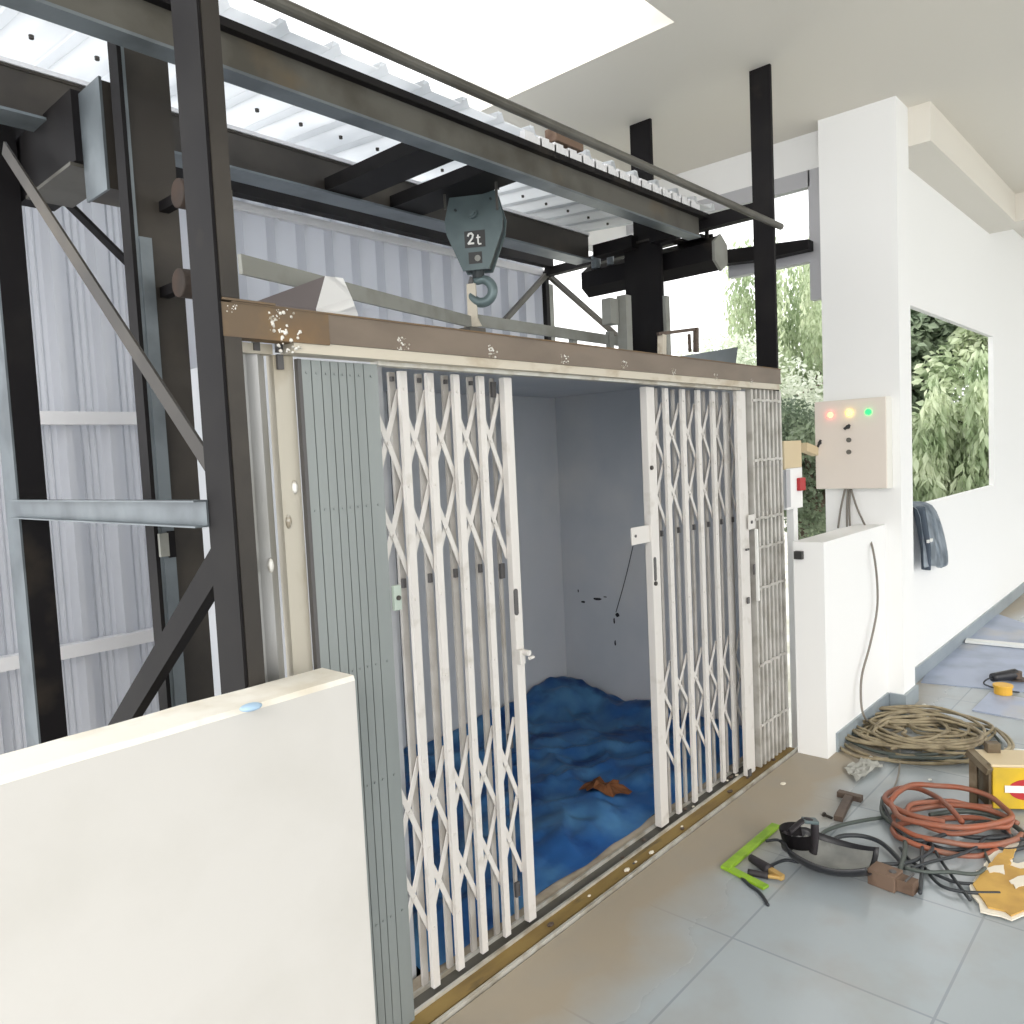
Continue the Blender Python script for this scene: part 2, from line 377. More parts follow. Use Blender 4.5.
# ------------------------------------------------------------------ steel frame
def steel(name, label, cat, fn, m, group=None, **k):
    b = B(); fn(b); o = obj(name, b, m, **k); return tag(o, label, cat, group)
# front left post
t = thing('steel_post', 'black steel channel post rising behind the near white half wall', 'steel post', (.92,1.73,-.25))
b = B(); bx(b, .897, .905, 1.66, 1.775, -.25, 3.52); bx(b, .905, .945, 1.767, 1.775, -.25, 3.52); obj('web', b, 'black', t)  # shade of the left side put into the black; front flange lighter
b = B(); bx(b, .9055, .947, 1.6565, 1.6615, -.25, 1.90); bx(b, .9055, .947, 1.6565, 1.6615, 1.987, 3.52); obj('flange_face', b, 'dark', t)
b = B(); bx(b, .947, .985, 1.72, 1.76, 1.98, 2.25); obj('side_plate', b, 'greysteel', t)
# front right post
def fr(b): bx(b, 4.0, 4.02, 1.725, 1.835, 0, 3.52)
steel('steel_post', 'black steel post rising above the right end of the lift header', 'steel post', fr, 'black')
# left outer column
t = thing('steel_column', 'thick black column at the left edge, against the metal cladding', 'steel column', (.98,3.03,-.25))
b = B(); bx(b, .9, .988, 3.14, 3.28, -.25, 3.05); obj('shaft', b, 'black', t)
b = B(); bx(b, .893, .9, 3.14, 3.28, -.25, 3.05); obj('lit_face', b, 'bluesteel', t)  # light on the left face put into a blue-grey skin
# guide column with sheave box
t = thing('guide_column', 'wide brown-black guide column left of the lift, under the dark box beam', 'steel column', (1.12,2.5,-.25))
b = B(); bx(b, 1.03, 1.042, 2.38, 2.44, -.25, 2.9); obj('flange', b, 'black', t)
b = B(); bx(b, 1.052, 1.088, 2.375, 2.39, -.25, 2.30); bx(b, 1.042, 1.052, 2.382, 2.39, -.25, 2.9); obj('guide_rail', b, 'bluesteel', t)
b = B(); bx(b, 1.042, 1.19, 2.40, 2.44, -.25, 2.9); obj('web', b, 'dark', t)
b = B(); bx(b, 1.180, 1.188, 2.441, 2.54, -.25, 2.9); obj('far_flange', b, 'black', t)
b = B(); p = at(163,545,'y',2.37); bx(b, p.x-.012, p.x+.015, 2.362, 2.375, p.z-.035, p.z+.035); obj('bracket', b, 'palebar', t)
b = B(); bx(b, p.x+.016, p.x+.035, 2.362, 2.375, p.z-.04, p.z+.04); obj('bracket_clip', b, 'black', t)
# right guide column
t = thing('guide_column', 'black guide column behind the lift header, right of the hook', 'steel column', (4.15,2.52,-.25))
b = B(); bx(b, 4.10, 4.125, 2.45, 2.70, -.25, 2.83); bx(b, 4.125, 4.155, 2.55, 2.57, -.25, 2.83); obj('shaft', b, 'black', t)
b = B(); bx(b, 4.10, 4.12, 2.49, 2.63, 2.84, 3.52); obj('upper_post', b, 'black', t)
b = B(); bx(b, 4.08, 4.18, 2.43, 2.72, 2.83, 2.84); obj('cap_plate', b, 'dark', t)
b = B(); bx(b, 4.105, 4.15, 2.43, 2.45, 1.2, 2.50); obj('lit_face', b, 'palebar', t)  # front face catching light, its brightness put into a pale colour

# long roof beams
t = thing('roof_beam', 'deep dark rear roof beam running behind the hook block', 'steel beam', (2.6,2.95,2.85))
b = B(); sweep(b, (.6,2.95,2.855), (4.02,2.95,2.855), [(-.05,-.075),(.05,-.075),(.05,-.066),(.046,-.066),(.046,.066),(.05,.066),(.05,.075),(-.05,.075)]); obj('web', b, 'dark', t)
b = B(); bx(b, .6, 4.02, 2.875, 3.0, 2.772, 2.781); obj('bottom_flange', b, 'bluesteel', t)
b = B(); bx(b, .6, 4.02, 2.892, 2.902, 2.93, 2.945); obj('top_edge', b, 'flash', t)
t = thing('roof_beam', 'grey front roof beam passing above and in front of the hook block', 'steel beam', (2.6,2.2,2.84))
b = B(); bx(b, .6, 3.98, 2.135, 2.17, 2.752, 2.85); obj('web', b, 'greysteel', t)
b = B(); bx(b, .6, 3.98, 2.125, 2.20, 2.743, 2.752); obj('bottom_flange', b, 'bluesteel', t)
b = B(); bx(b, .6, 4.04, 2.105, 2.20, 2.85, 2.875); obj('top_flange', b, 'black', t)
def eave(b): bx(b, .55, 4.8, 3.80, 3.87, 3.03, 3.10)
steel('eave_beam', 'long black eave beam along the top of the corrugated cladding', 'steel beam', eave, 'black')
# cross beams
g = 'cross beams under the shaft roof'
def cross(xa, xb, label, y0=2.17, y1=2.9):
    def f(b): bx(b, xa, xb, y0, y1, 2.785, 2.84)
    return steel('cross_beam', label, 'steel beam', f, 'black', g)
cross(2.10, 2.28, 'dark cross beam left of the hook block, between the two roof beams')
cross(2.46, 2.65, 'dark cross beam directly above the hook block, carrying its two hanger rods')
def f(b): bx(b, 4.03, 4.09, 1.84, 2.48, 2.80, 2.87); bx(b, 4.03, 4.12, 2.6, 2.88, 2.80, 2.87)
steel('tie_beam', 'black tie beam between the right guide column and the tall front post', 'steel beam', f, 'black')
# box beams lying over the guide columns
t = thing('box_beam', 'black box beam with a grey hexagonal end, crossing the right guide column', 'steel beam', (4.26,2.6,2.6))
zc = 2.713; r = .107
hexa = [(r*math.cos(math.radians(30+60*k))*.8, r*math.sin(math.radians(30+60*k))*.92) for k in range(6)]
b = B(); sweep(b, (4.26,2.165,zc), (4.26,3.09,zc), hexa); obj('shell', b, 'black', t)
b = B(); sweep(b, (4.26,2.15,zc), (4.26,2.165,zc), [(x*1.06,y*1.06) for x,y in hexa]); obj('end_plate', b, 'palebar', t)
b = B(); bx(b, 4.20, 4.30, 2.24, 2.42, zc+.095, zc+.115); cyl(b, (4.23,2.22,zc+.08), (4.23,2.22,zc+.13), .012); cyl(b, (4.28,2.22,zc+.08), (4.28,2.22,zc+.12), .012); obj('mounting_lug', b, 'black', t)
b = B(); cyl(b, (4.2,2.98,zc+.06), (4.2,2.98,zc+.14), .03); cyl(b, (4.2,2.87,zc+.06), (4.2,2.87,zc+.12), .022); obj('cable_clamp', b, 'bluesteel', t)
t = thing('box_beam', 'dark box beam at the upper left with a pale blue end face', 'steel beam', (1.08,2.8,2.55))
b = B(); bx(b, 1.03, 1.16, 2.5, 2.66, 2.465, 2.78); obj('end_box', b, 'dark', t)
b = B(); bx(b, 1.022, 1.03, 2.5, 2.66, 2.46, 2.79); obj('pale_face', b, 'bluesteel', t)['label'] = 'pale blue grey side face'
b = B(); bx(b, 1.0, 1.12, 2.66, 3.22, 2.585, 2.80); obj('shell', b, 'black', t)
b = B(); bx(b, .99, 1.14, 2.68, 3.1, 2.573, 2.584); obj('bottom_plate', b, 'greysteel', t)
# horizontal channel and braces between the left posts
def f(b): sweep(b, (.897,3.139,1.503), (.897,1.772,1.503), [(0,-.032),(.035,-.032),(.035,-.028),(.005,-.028),(.005,.028),(.035,.028),(.035,.032),(0,.032)])
steel('channel_rail', 'blue-grey horizontal channel between the two black left posts', 'steel rail', f, 'bluesteel')
a_, c_ = at(4,148,'x',.915), at(214,472,'x',.915)
def f(b): bar(b, a_, c_, .05, .006, (1,0,0))
steel('diagonal_brace', 'long pale grey flat bar slanting down from the upper left corner', 'brace', lambda b: sweep(b, a_, c_, rect(.044,.008), (1,0,0)), 'dark', 'diagonal braces of the shaft frame')
p0, p1 = at(224,548,'x',.915), at(108,742,'x',.915)
def f(b): sweep(b, p0, p1, [(-.035,-.002),(.035,-.002),(.035,.03),(.028,.03),(.028,.004),(-.035,.004)], (1,0,0))
steel('diagonal_brace', 'black angle-iron brace rising from the near half wall to the front post', 'brace', f, 'black', 'diagonal braces of the shaft frame')
q0, q1 = at(14,150,'y',3.2), at(140,275,'y',3.2)
steel('diagonal_brace', 'short black brace slanting behind the long pale flat bar', 'brace', lambda b: sweep(b, q0, q1, rect(.012,.05), (0,1,0)), 'black', 'diagonal braces of the shaft frame')
# pulleys between guide column and front post
for (px, py), lab in (((183,197),'upper brown guide roller on the left guide column'), ((184,286),'lower brown guide roller, level with the lift header')):
    c = at(px+4, py-2, 'y', 2.25)
    t = thing('guide_roller', lab, 'roller', c, 'guide rollers')
    b = B(); cyl(b, c+V((-.03,0,0)), c+V((.03,0,0)), .042, 20); obj('roller', b, 'roller', t, bevel=.006)
    b = B(); bar(b, c+V((-.0,.0,0)), c+V((-.0,.15,0)), .03, .03); obj('bracket', b, 'black', t)
# pipe above header
def f(b): cyl(b, (.95,1.708,2.719), (4.05,1.708,2.719), .0165, 14)
steel('steel_pipe', 'long brown-grey pipe running across in front of the tall right post', 'pipe', f, 'greysteel', smooth=False)
# X braces behind, right end of the cladding
t = thing('truss_brace', 'black A-shaped brace frame at the right end of the cladding', 'brace', (4.85,3.92,0))
ap = at(547,274,'y',3.9)
b = B(); bar(b, ap, at(505,320,'y',3.9), .035, .035, (0,1,0)); obj('left_strut', b, 'greysteel', t)
b = B(); bar(b, ap, at(633,350,'y',3.9), .035, .035, (0,1,0)); obj('right_strut', b, 'dark', t)
b = B(); bar(b, ap+V((0,.02,.02)), V((ap.x,3.92,-.25)), .04, .04, (0,1,0)); obj('post', b, 'black', t)
b = B(); bar(b, ap+V((0,0,.01)), V((ap.x,2.75,ap.z+.02)), .06, .06); obj('tie', b, 'black', t)
b = B(); bar(b, V((ap.x+.12,3.98,-.25)), V((ap.x+.12,3.98,2.95)), .06, .03, (0,1,0)); obj('pale_post', b, 'palebar', t)
# tapered channel against the grey frame
p0, p1 = at(716,251,'x',4.96), at(808,239,'x',4.96)
steel('steel_channel', 'black tapered channel sticking out right of the tall front post', 'steel bar', lambda b: poly_solid(b, [p0, p1, p1-V((0,0,.06)), (p1+p0)/2-V((0,0,.09)), p0-V((0,0,.09))], (.085,0,0)), 'black')
# sheet scraps and wood on top of the front beam
def f(b):
    for k in range(15):
        x = 2.52 + k*.095
        bx(b, x, x+.06, 2.112, 2.14, 2.876, 2.918); bx(b, x+.06, x+.105, 2.112, 2.14, 2.876, 2.908)
steel('sheet_offcut', 'white ribbed roof sheet offcut lying along the top of the front roof beam', 'metal sheet', f, 'flash')
c = at(566,148,'y',2.05)
steel('wood_block', 'short brown wood block on the front roof beam, above the hook', 'wood block', lambda b: bx(b, at(556,148,'y',2.112).x, at(583,150,'y',2.112).x, 2.108, 2.17, 2.928, 2.985), 'wood', bevel=.004)

# ------------------------------------------------------------------ lift header and jambs
t = thing('lift_header', 'brown steel header beam across the top of the lift front', 'beam', (2.3,1.65,1.87))
b = B(); bx(b, 1.19, 3.90, 1.664, 1.706, 1.905, 1.977); obj('beam', b, 'header', t)
b = B(); bx(b, .906, 1.19, 1.662, 1.706, 1.901, 1.977); obj('rusty_end', b, 'rust', t)['label'] = 'orange rusty left end'
b = B(); bx(b, .93, 3.90, 1.66, 1.706, 1.977, 1.981); bx(b, .907, 1.04, 1.656, 1.706, 1.981, 1.986); obj('top_lip', b, 'rust', t)
b = B(); bx(b, 1.09, 3.895, 1.668, 1.73, 1.877, 1.9045); obj('cream_strip', b, 'creamstrip', t)
b = B(); bx(b, 1.37, 3.53, 1.70, 1.735, 1.866, 1.877); obj('track_edge', b, 'rail', t)
for k, (px, py, s) in enumerate([(282,322,1.6),(290,342,1.5),(404,345,1),(494,352,1.1),(565,359,.9),(625,366,.9),(674,372,.8),(716,377,.7),(752,381,.6),(232,309,.6),(275,316,.8)]):
    p = at(px, py, 'y', 1.662); b = B()
    for q in range(26):
        o = V((rnd.uniform(-.022,.022)*s, rnd.uniform(-.002,.002), rnd.uniform(-.016,.02)*s))
        r0 = rnd.uniform(.0015,.0038)*s
        tmp = bmesh.ops.create_icosphere(b, subdivisions=1, radius=r0, matrix=Matrix.Translation(V((p.x,1.664,p.z))+o))
    obj('weld_spot', b, 'weld', t)
# left jamb
t = thing('lift_jamb', 'scuffed cream post with galvanised sheet left of the grey shutter', 'jamb', (1.0,1.7,0))
b = B(); bx(b, 1.062, 1.118, 1.72, 1.75, -.1, 1.876); obj('cream_post', b, 'jamb', t)
b = B(); poly_solid(b, [(.948,1.735,-.1),(.966,1.722,-.1),(.984,1.732,-.1),(1.0,1.738,-.1),(1.022,1.722,-.1),(1.040,1.735,-.1),(1.052,1.745,-.1),(1.052,1.749,-.1),(1.040,1.739,-.1),(1.022,1.726,-.1),(1.0,1.742,-.1),(.984,1.736,-.1),(.966,1.726,-.1),(.948,1.739,-.1)], (0,0,1.976)); obj('galvanised_sheet', b, 'galv', t, smooth=False)
b = B(); bx(b, .95, 1.06, 1.715, 1.745, 1.876, 1.9); obj('top_plate', b, 'jamb', t)
for px, py in ((256,343),(279,345),(280,362)):
    p = at(px, py, 'y', 1.715); b = B(); bx(b, p.x-.008, p.x+.008, 1.711, 1.722, p.z-.018, p.z+.018); obj('slot_hole', b, 'slot', t)
for px, py in ((299,487),(293,522),(275,566)):
    p = at(px, py, 'y', 1.70); b = B(); bmesh.ops.create_icosphere(b, subdivisions=2, radius=.014, matrix=Matrix.Translation((p.x,1.719,p.z)) @ Matrix.Diagonal((.6,.4,1.3,1))); obj('weld_spot', b, 'weld', t)
# right jamb

# sill tracks
t = thing('sill_track', 'pale and ochre steel door tracks along the lift sill', 'track', (2.5,1.72,0))
b = B(); bx(b, .95, 3.98, 1.645, 1.655, -.05, .012); bx(b, .95, 3.98, 1.655, 1.67, -.05, -.002); obj('outer_rail', b, 'rail', t)
b = B(); bx(b, .95, 3.98, 1.67, 1.725, -.05, .002); obj('ochre_channel', b, 'brassrail', t)
b = B(); bx(b, .95, 3.98, 1.725, 1.735, -.05, .012); obj('middle_rail', b, 'rail', t)
b = B(); bx(b, .95, 3.98, 1.735, 1.785, -.05, .0); obj('inner_channel', b, 'greysteel', t)
b = B(); bx(b, .95, 3.98, 1.785, 1.793, -.05, .014); obj('inner_rail', b, 'rail', t)
b = B(); bx(b, .95, 3.98, 1.793, 1.845, -.05, .008); obj('beige_lip', b, 'sill', t)
for k in range(22):
    x = 1.9 + rnd.random()*2; y = rnd.choice([1.69,1.76]); b = B()
    bmesh.ops.create_icosphere(b, subdivisions=1, radius=rnd.uniform(.005,.012), matrix=Matrix.Translation((x,y+rnd.uniform(-.01,.01),.006)) @ Matrix.Diagonal((1.6,1,.5,1)))
    obj('debris', b, rnd.choice(['tool','cardwhite','tool','slot']), t)

# ------------------------------------------------------------------ lift cab
t = thing('lift_cab', 'blue-grey painted steel lift cab behind the folding gates', 'lift cab', (2.6,2.5,0))
b = B(); bx(b, 1.48, 4.03, 3.20, 3.23, -.05, 2.0); obj('back_panel', b, 'cab', t)
b = B(); bx(b, 4.0, 4.03, 1.86, 3.2, -.05, 2.0); rp = obj('right_panel', b, 'cab', t)
b = B(); bx(b, 1.48, 1.51, 1.86, 3.2, -.05, 2.0); obj('left_panel', b, 'cab', t)
b = B(); bx(b, 1.511, 3.999, 1.86, 3.199, 1.97, 2.0); obj('roof_panel', b, 'cab', t)
b = B(); bx(b, 1.48, 4.03, 1.86, 3.23, -.08, -.051); obj('floor_panel', b, 'dark', t)
for x in (2.62, 1.7, 3.3):
    b = B(); bx(b, x, x+.002, 3.198, 3.2, 0, 1.97); obj('panel_seam', b, 'hoist_dark', t)
for y in (2.2,):
    b = B(); bx(b, 3.997, 4.0, y, y+.003, 0, 1.97); obj('panel_seam', b, 'hoist_dark', t)
b = B()
def blot(b, px, py, rx, rz_, n=9):
    c = at(px, py, 'x', 3.996); vs = []
    for k in range(n):
        a = 2*math.pi*k/n; rr = 1+.5*noise.noise(V((px*.1+k*2.3,py*.1,0)))
        vs.append((3.999, c.y+math.cos(a)*rx*rr, c.z+math.sin(a)*rz_*rr))
    poly_solid(b, vs, (-.002,0,0))
for px, py, rx, r_ in ((597,599,.035,.008),(583,602,.018,.007),(605,597,.012,.004),(578,591,.004,.01),(617,615,.014,.014),(614,621,.006,.018),(615,643,.005,.018)): blot(b, px, py, rx, r_)
obj('scuff_mark', b, 'scuff', t)['label'] = 'black scuffs on the wall'
# hanging thin cord inside the cab
b = B(); pa = at(633,546,'x',3.96); pb = at(625,580,'x',3.98); pc = at(616,612,'x',3.985); tube(b, [pa,pb,pc], .0025, 6)
obj('cord', b, 'cable_black', t)
# tarpaulin on the cab floor
b = B(); nx, ny = 150, 90; g_ = []
def tz(x, y):
    n = abs(noise.noise(V((x*5.2-y*3,y*6+x*2,9))))*.03 + noise.noise(V((x*3.1,y*3.5,1)))*.022 + noise.noise(V((x*8,y*9,4)))*.010 + abs(noise.noise(V((x*2+y*3,y*2-x,7))))*.045
    fade = min(1, (y-1.84)/.12)
    bump = .085*math.exp(-(((x-3.78)**4)/.004+(y-3.08)**2/.03)) + .03*math.exp(-((x-3.35)**2/.05+(y-3.15)**2/.02)) + .06*math.exp(-((x-3.9)**2/.02+(y-2.6)**2/.3)) + .05*math.exp(-((y-3.18)**2/.004))
    crease = .02*(1-abs(noise.noise(V((x*2.6+y,y*2.9-x*.6,11)))))**9 + .014*(1-abs(noise.noise(V((x*5.1-y,y*4.3,21)))))**8
    ridge = crease + .028*math.exp(-((x*.9+y-5.4)**2/.002)) + .022*math.exp(-((x*.35+y-3.35)**2/.0015)) + .02*math.exp(-((x-.6*y-1.5)**2/.002))
    return max(.013, .012 + (n+.012)*max(.15,fade) + bump + ridge*fade)
for i in range(nx+1):
    row = []
    for j in range(ny+1):
        x = 1.52 + (3.985-1.52)*i/nx; y = 1.828 + (3.19-1.828)*j/ny
        yy = y + (.02*noise.noise(V((x*4,0,2))) if j == 0 else 0)
        row.append(b.verts.new((x, yy, tz(x,y))))
    g_.append(row)
for i in range(nx):
    for j in range(ny): b.faces.new((g_[i][j], g_[i+1][j], g_[i+1][j+1], g_[i][j+1]))
bmesh.ops.solidify(b, geom=b.faces[:], thickness=-.003)
tag(obj('tarpaulin', b, 'tarp', smooth=True), 'crumpled blue tarpaulin covering the lift cab floor', 'tarpaulin')
c = fl(607,795,.03); b = B(); n = 22
ring = []; ctr = b.verts.new((c.x,c.y,tz(c.x,c.y)+.035))
for k in range(n):
    a = 2*math.pi*k/n; rr = .1*(1+.65*noise.noise(V((k*1.7,2,5)))); x = c.x+RGT.x*math.cos(a)*rr*1.1+FWD.x*math.sin(a)*rr; y = c.y+RGT.y*math.cos(a)*rr*1.1+FWD.y*math.sin(a)*rr
    x2 = (x+c.x)/2; y2 = (y+c.y)/2
    ring.append((b.verts.new((x2,y2,tz(x2,y2)+rnd.uniform(.015,.05))), b.verts.new((x,y,tz(x,y)+rnd.uniform(.004,.02)))))
for k in range(n):
    j = (k+1) % n; b.faces.new((ctr, ring[k][0], ring[j][0])); b.faces.new((ring[k][0], ring[k][1], ring[j][1], ring[j][0]))
bmesh.ops.solidify(b, geom=b.faces[:], thickness=.003)
tag(obj('crumpled_paper', b, 'rag'), 'crumpled rust-brown paper lying on the blue tarpaulin', 'paper')

# ------------------------------------------------------------------ folding gates
def picket(name, x, w_, y, z0, z1, m, parent, rz_=(), deep=.014):
    b = B(); bx(b, x-w_/2, x+w_/2, y, y+deep, z0, z1)
    for z in rz_: cyl(b, (x, y-.003, z), (x, y+.001, z), .005, 8)
    return obj(name, b, m, parent)
def lattice(xs, rows, y, parent, m='gate', w_=.017):
    for xa, xb in zip(xs, xs[1:]):
        for z1, z0 in zip(rows, rows[1:]):
            b = B(); bar(b, (xa, y, z1-.02), (xb, y, z0+.01), w_, .003, (0,1,0)) if False else sweep(b, V((xa,y,z1-.02)), V((xb,y,z0)), rect(.003,w_) , V((1,0,0)))
            cyl(b, ((xa+xb)/2, y-.005, (z0+z1-.02)/2), ((xa+xb)/2, y+.004, (z0+z1-.02)/2), .006, 8)
            obj('lattice_strip', b, m, parent)
            b = B(); sweep(b, V((xb,y+.004,z1+.01)), V((xa,y+.004,z0)), rect(.003,w_), V((1,0,0)))
            obj('lattice_strip', b, m, parent)
def slot_part(x, y, z, hx, hz, parent, name='slot_handle'):
    b = B(); n = 8; pts = []
    for k in range(n): a = math.pi*k/(n-1); pts.append((x+hx*math.cos(a), y, z+hz-hx+hx*math.sin(a)))
    for k in range(n): a = math.pi+math.pi*k/(n-1); pts.append((x+hx*math.cos(a), y, z-hz+hx+hx*math.sin(a)))
    poly_solid(b, pts, (0,.004,0)); return obj(name, b, 'slot', parent)
# (1) outer left gate: slats folded flush
t = thing('folding_gate', 'closed grey-green slat shutter folded flat beside the cream jamb', 'gate', (1.24,1.7,0), 'folding gates across the lift front')
ed = [1.127,1.156,1.186,1.213,1.238,1.263,1.288,1.318,1.366]
for i, (a, c) in enumerate(zip(ed, ed[1:])):
    b = B(); off = 0
    bx(b, a+.0014, c-.0014, 1.70+off, 1.712+off, .015, 1.867)
    for z in (1.835, 1.49, 1.06, .74, .35): cyl(b, ((a+c)/2, 1.697+off, z), ((a+c)/2, 1.70+off, z), .0035, 8)
    obj('slat', b, 'slat', t)
b = B(); bx(b, 1.118, 1.128, 1.70, 1.716, .0, 1.868); bx(b, 1.128, 1.366, 1.7175, 1.719, .015, 1.867); obj('backing_edge', b, 'slot', t)
for px, py in ((393,598),):
    p = at(px, py, 'y', 1.70); b = B(); bx(b, p.x-.004, p.x+.022, 1.688, 1.702, p.z-.035, p.z+.035); l = obj('latch_plate', b, 'clearplastic', t, bevel=.003)
    b = B(); cyl(b, (p.x+.009,1.684,p.z), (p.x+.009,1.69,p.z), .007); obj('screw', b, 'brass_dark', l)
# (2) inner left gate
RT = (1.80,1.532,1.268); RB = (.715,.45,.19)
t = thing('folding_gate', 'white lattice gate pulled out on the left, showing five open bays', 'gate', (1.7,1.76,0), 'folding gates across the lift front')
X = [1.395,1.5,1.604,1.711,1.821,1.925]
for x in X[1:-1]:
    picket('picket', x, .026, 1.752, .015, 1.862, 'gate', t, (1.81,1.53,1.2,.95,.715,.45,.2))
    picket('rear_picket', x-.014, .022, 1.786, .015, 1.862, 'gate_rear', t, (), .01)
    b = B(); bx(b, x-.024, x-.012, 1.776, 1.786, 1.235, 1.262); bx(b, x-.024, x-.014, 1.776, 1.786, 1.835, 1.848); obj('clip', b, 'slot', t)
for r_ in (RT, RB): lattice(X, r_, 1.772, t)
b = B(); bx(b, 1.92, 1.958, 1.745, 1.77, .015, 1.862); lp = obj('lead_post', b, 'gate', t, bevel=.003)
b = B(); bx(b, 1.906, 1.918, 1.79, 1.80, .015, 1.862); obj('post_channel', b, 'gate_rear', t)
for z_ in (1.80,1.20,.62,.1):
    b = B(); bx(b, 1.90, 1.919, 1.78, 1.79, z_, z_+.05); obj('clip', b, 'slot', t)
p = at(516,602,'y',1.745); slot_part(p.x, 1.7425, p.z, .009, .045, lp)
p = at(519,655,'y',1.745); b = B(); bx(b, p.x-.012, p.x+.014, 1.728, 1.746, p.z-.03, p.z+.02); k = obj('latch', b, 'gate', t, bevel=.003)
b = B(); cyl(b, (p.x+.008,1.705,p.z+.01), (p.x+.008,1.73,p.z+.01), .01); cyl(b, (p.x+.014,1.712,p.z-.01), (p.x+.035,1.712,p.z-.01), .006); obj('knob', b, 'gate', k)
# (3) inner right gate
t = thing('folding_gate', 'white lattice gate on the right half of the opening, ending in a wide post', 'gate', (3.1,1.76,0), 'folding gates across the lift front')
X = [2.80,2.942,3.083,3.218,3.356,3.484,3.60]
for x in X[1:]:
    picket('picket', x, .03, 1.752, .015, 1.862, 'gate', t, (1.81,1.53,1.2,.95,.715,.45,.2))
    picket('rear_picket', x-.026, .018, 1.786, .015, 1.862, 'gate_rear', t, (), .01)
    b = B(); bx(b, x-.034, x-.022, 1.776, 1.786, 1.235, 1.26); obj('clip', b, 'slot', t)
RT = (1.79,1.545,1.275); RB = (.68,.46,.23)
for r_ in (RT, RB): lattice(X, r_, 1.772, t, w_=.016)
b = B(); bx(b, 2.775, 2.835, 1.745, 1.778, .015, 1.862); lp = obj('lead_post', b, 'gate', t, bevel=.003)
p = at(655,569,'y',1.745); slot_part(p.x, 1.7425, p.z, .009, .05, lp)
p = at(638,536,'y',1.745); b = B(); bx(b, p.x-.03, 2.777, 1.755, 1.760, p.z-.035, p.z+.035); k = obj('lock_plate', b, 'gate', t)
b = B(); cyl(b, (p.x-.004,1.751,p.z), (p.x-.004,1.756,p.z), .006); obj('keyhole', b, 'slot', k)
for px, py in ((646,586),(648,468)):
    p = at(px, py, 'y', 1.745); b = B(); cyl(b, (2.79,1.738,p.z), (2.79,1.746,p.z), .009); obj('bolt', b, 'brass_dark', t)
# (4) outer right gate, folded
t = thing('folding_gate', 'silver-grey gate of thin pickets bunched together at the right end', 'gate', (3.75,1.7,0), 'folding gates across the lift front')
b = B(); bx(b, 3.474, 3.562, 1.695, 1.715, .012, 1.862); lp = obj('lead_post', b, 'gate', t, bevel=.003)
b = B(); bx(b, 3.563, 3.575, 1.70, 1.73, .012, 1.862); obj('post_edge', b, 'gate_grey', t)
for i in range(8):
    x = 3.625 + .0465*i
    picket('picket', x, .019, 1.69, .012, 1.874, 'gate_grey', t, (1.5,1.28,1.13,.93,.4), .03)
for z in (1.82,1.53,1.245,1.10,.90,.52,.22):
    for i in range(7):
        x = 3.625 + .0465*i; b = B(); bx(b, x-.002, x+.046, 1.684, 1.689, z-.006+.004*(i%2), z+.006+.004*(i%2)); obj('link', b, 'gate_grey', t)
p = at(750,522,'y',1.69); b = B(); bx(b, p.x-.03, p.x+.035, 1.682, 1.688, p.z-.035, p.z+.035); k = obj('lock_plate', b, 'gate', t, bevel=.002)
b = B(); cyl(b, (p.x,1.678,p.z), (p.x,1.683,p.z), .008); obj('keyhole', b, 'slot', k)
b = B(); bx(b, 3.60, 3.615, 1.672, 1.684, .85, 1.2); obj('pull_bar', b, 'white', t)
b = B(); bx(b, 3.585, 3.615, 1.684, 1.69, .98, 1.03); bx(b, 3.51, 3.53, 1.684, 1.69, .85, .88); bx(b, 3.51, 3.54, 1.684, 1.69, 1.105, 1.115); obj('latch_hole', b, 'slot', t)
b = B(); bx(b, 3.475, 3.50, 1.684, 1.69, .012, .045); obj('roller_shoe', b, 'slot', t)

# ------------------------------------------------------------------ hoist hook block
hc = V((2.665, 2.55, 0))
n_ = V((-.86,-.51,0)).normalized(); sd = V((-n_.y, n_.x, 0))      # sd: towards image right
if sd.dot(RGT) < 0: sd = -sd
zt = at(474,180,'y',2.55).z; zb = at(474,271,'y',2.55).z
t = thing('hook_block', 'grey-green two-tonne hook block hanging over the lift cab roof', 'hook block', (hc.x,hc.y,zb))
H = zt-zb; W = .135
def hp(u, v, d): return hc + sd*u + n_*d + V((0,0,zb+v*H))
outl = [(-.42,1),(.42,1),(.78,.82),(1,.55),(.95,.40),(.45,0),(-.45,0),(-.95,.40),(-1,.55),(-.78,.82)]
b = B(); poly_solid(b, [hp(u*W, v, .045) for u, v in outl], -n_*.012)
obj('front_plate', b, 'hoist', t)
b = B(); poly_solid(b, [hp(u*W, v, -.033) for u, v in outl], -n_*.012)
obj('rear_plate', b, 'hoist', t)
b = B(); poly_solid(b, [hp(u*W*.94, .02+v*.96, .033) for u, v in outl], -n_*.064); obj('sheave_housing', b, 'hoist_dark', t)
b = B(); c = hp(0,.60,.045); cyl(b, c, c+n_*.02, .022, 20); cyl(b, c, c+n_*.028, .012, 12); obj('axle', b, 'hoist', t)
for u, v in ((-.6,.66),(.62,.74)):
    b = B(); c = hp(u*W,v,.045); cyl(b, c, c+n_*.006, .006); obj('bolt', b, 'hoist_dark', t)
b = B(); poly_solid(b, [hp(u, v, .0455) for u, v in ((-.045,.24),(.05,.24),(.05,.42),(-.045,.42))], n_*.002); pl = obj('number_plate', b, 'plate_black', t)
pl['label'] = 'black plate reading 2t'
b = B(); poly_solid(b, [hp(u, v, .0455) for u, v in ((-.03,.065),(.032,.065),(.032,.19),(-.03,.19))], n_*.002); obj('window_slot', b, 'plate_black', t)
b = B(); c = hp(.012,.12,.047); cyl(b, c, c+n_*.004, .014, 14); obj('window_bolt', b, 'palebar', t)
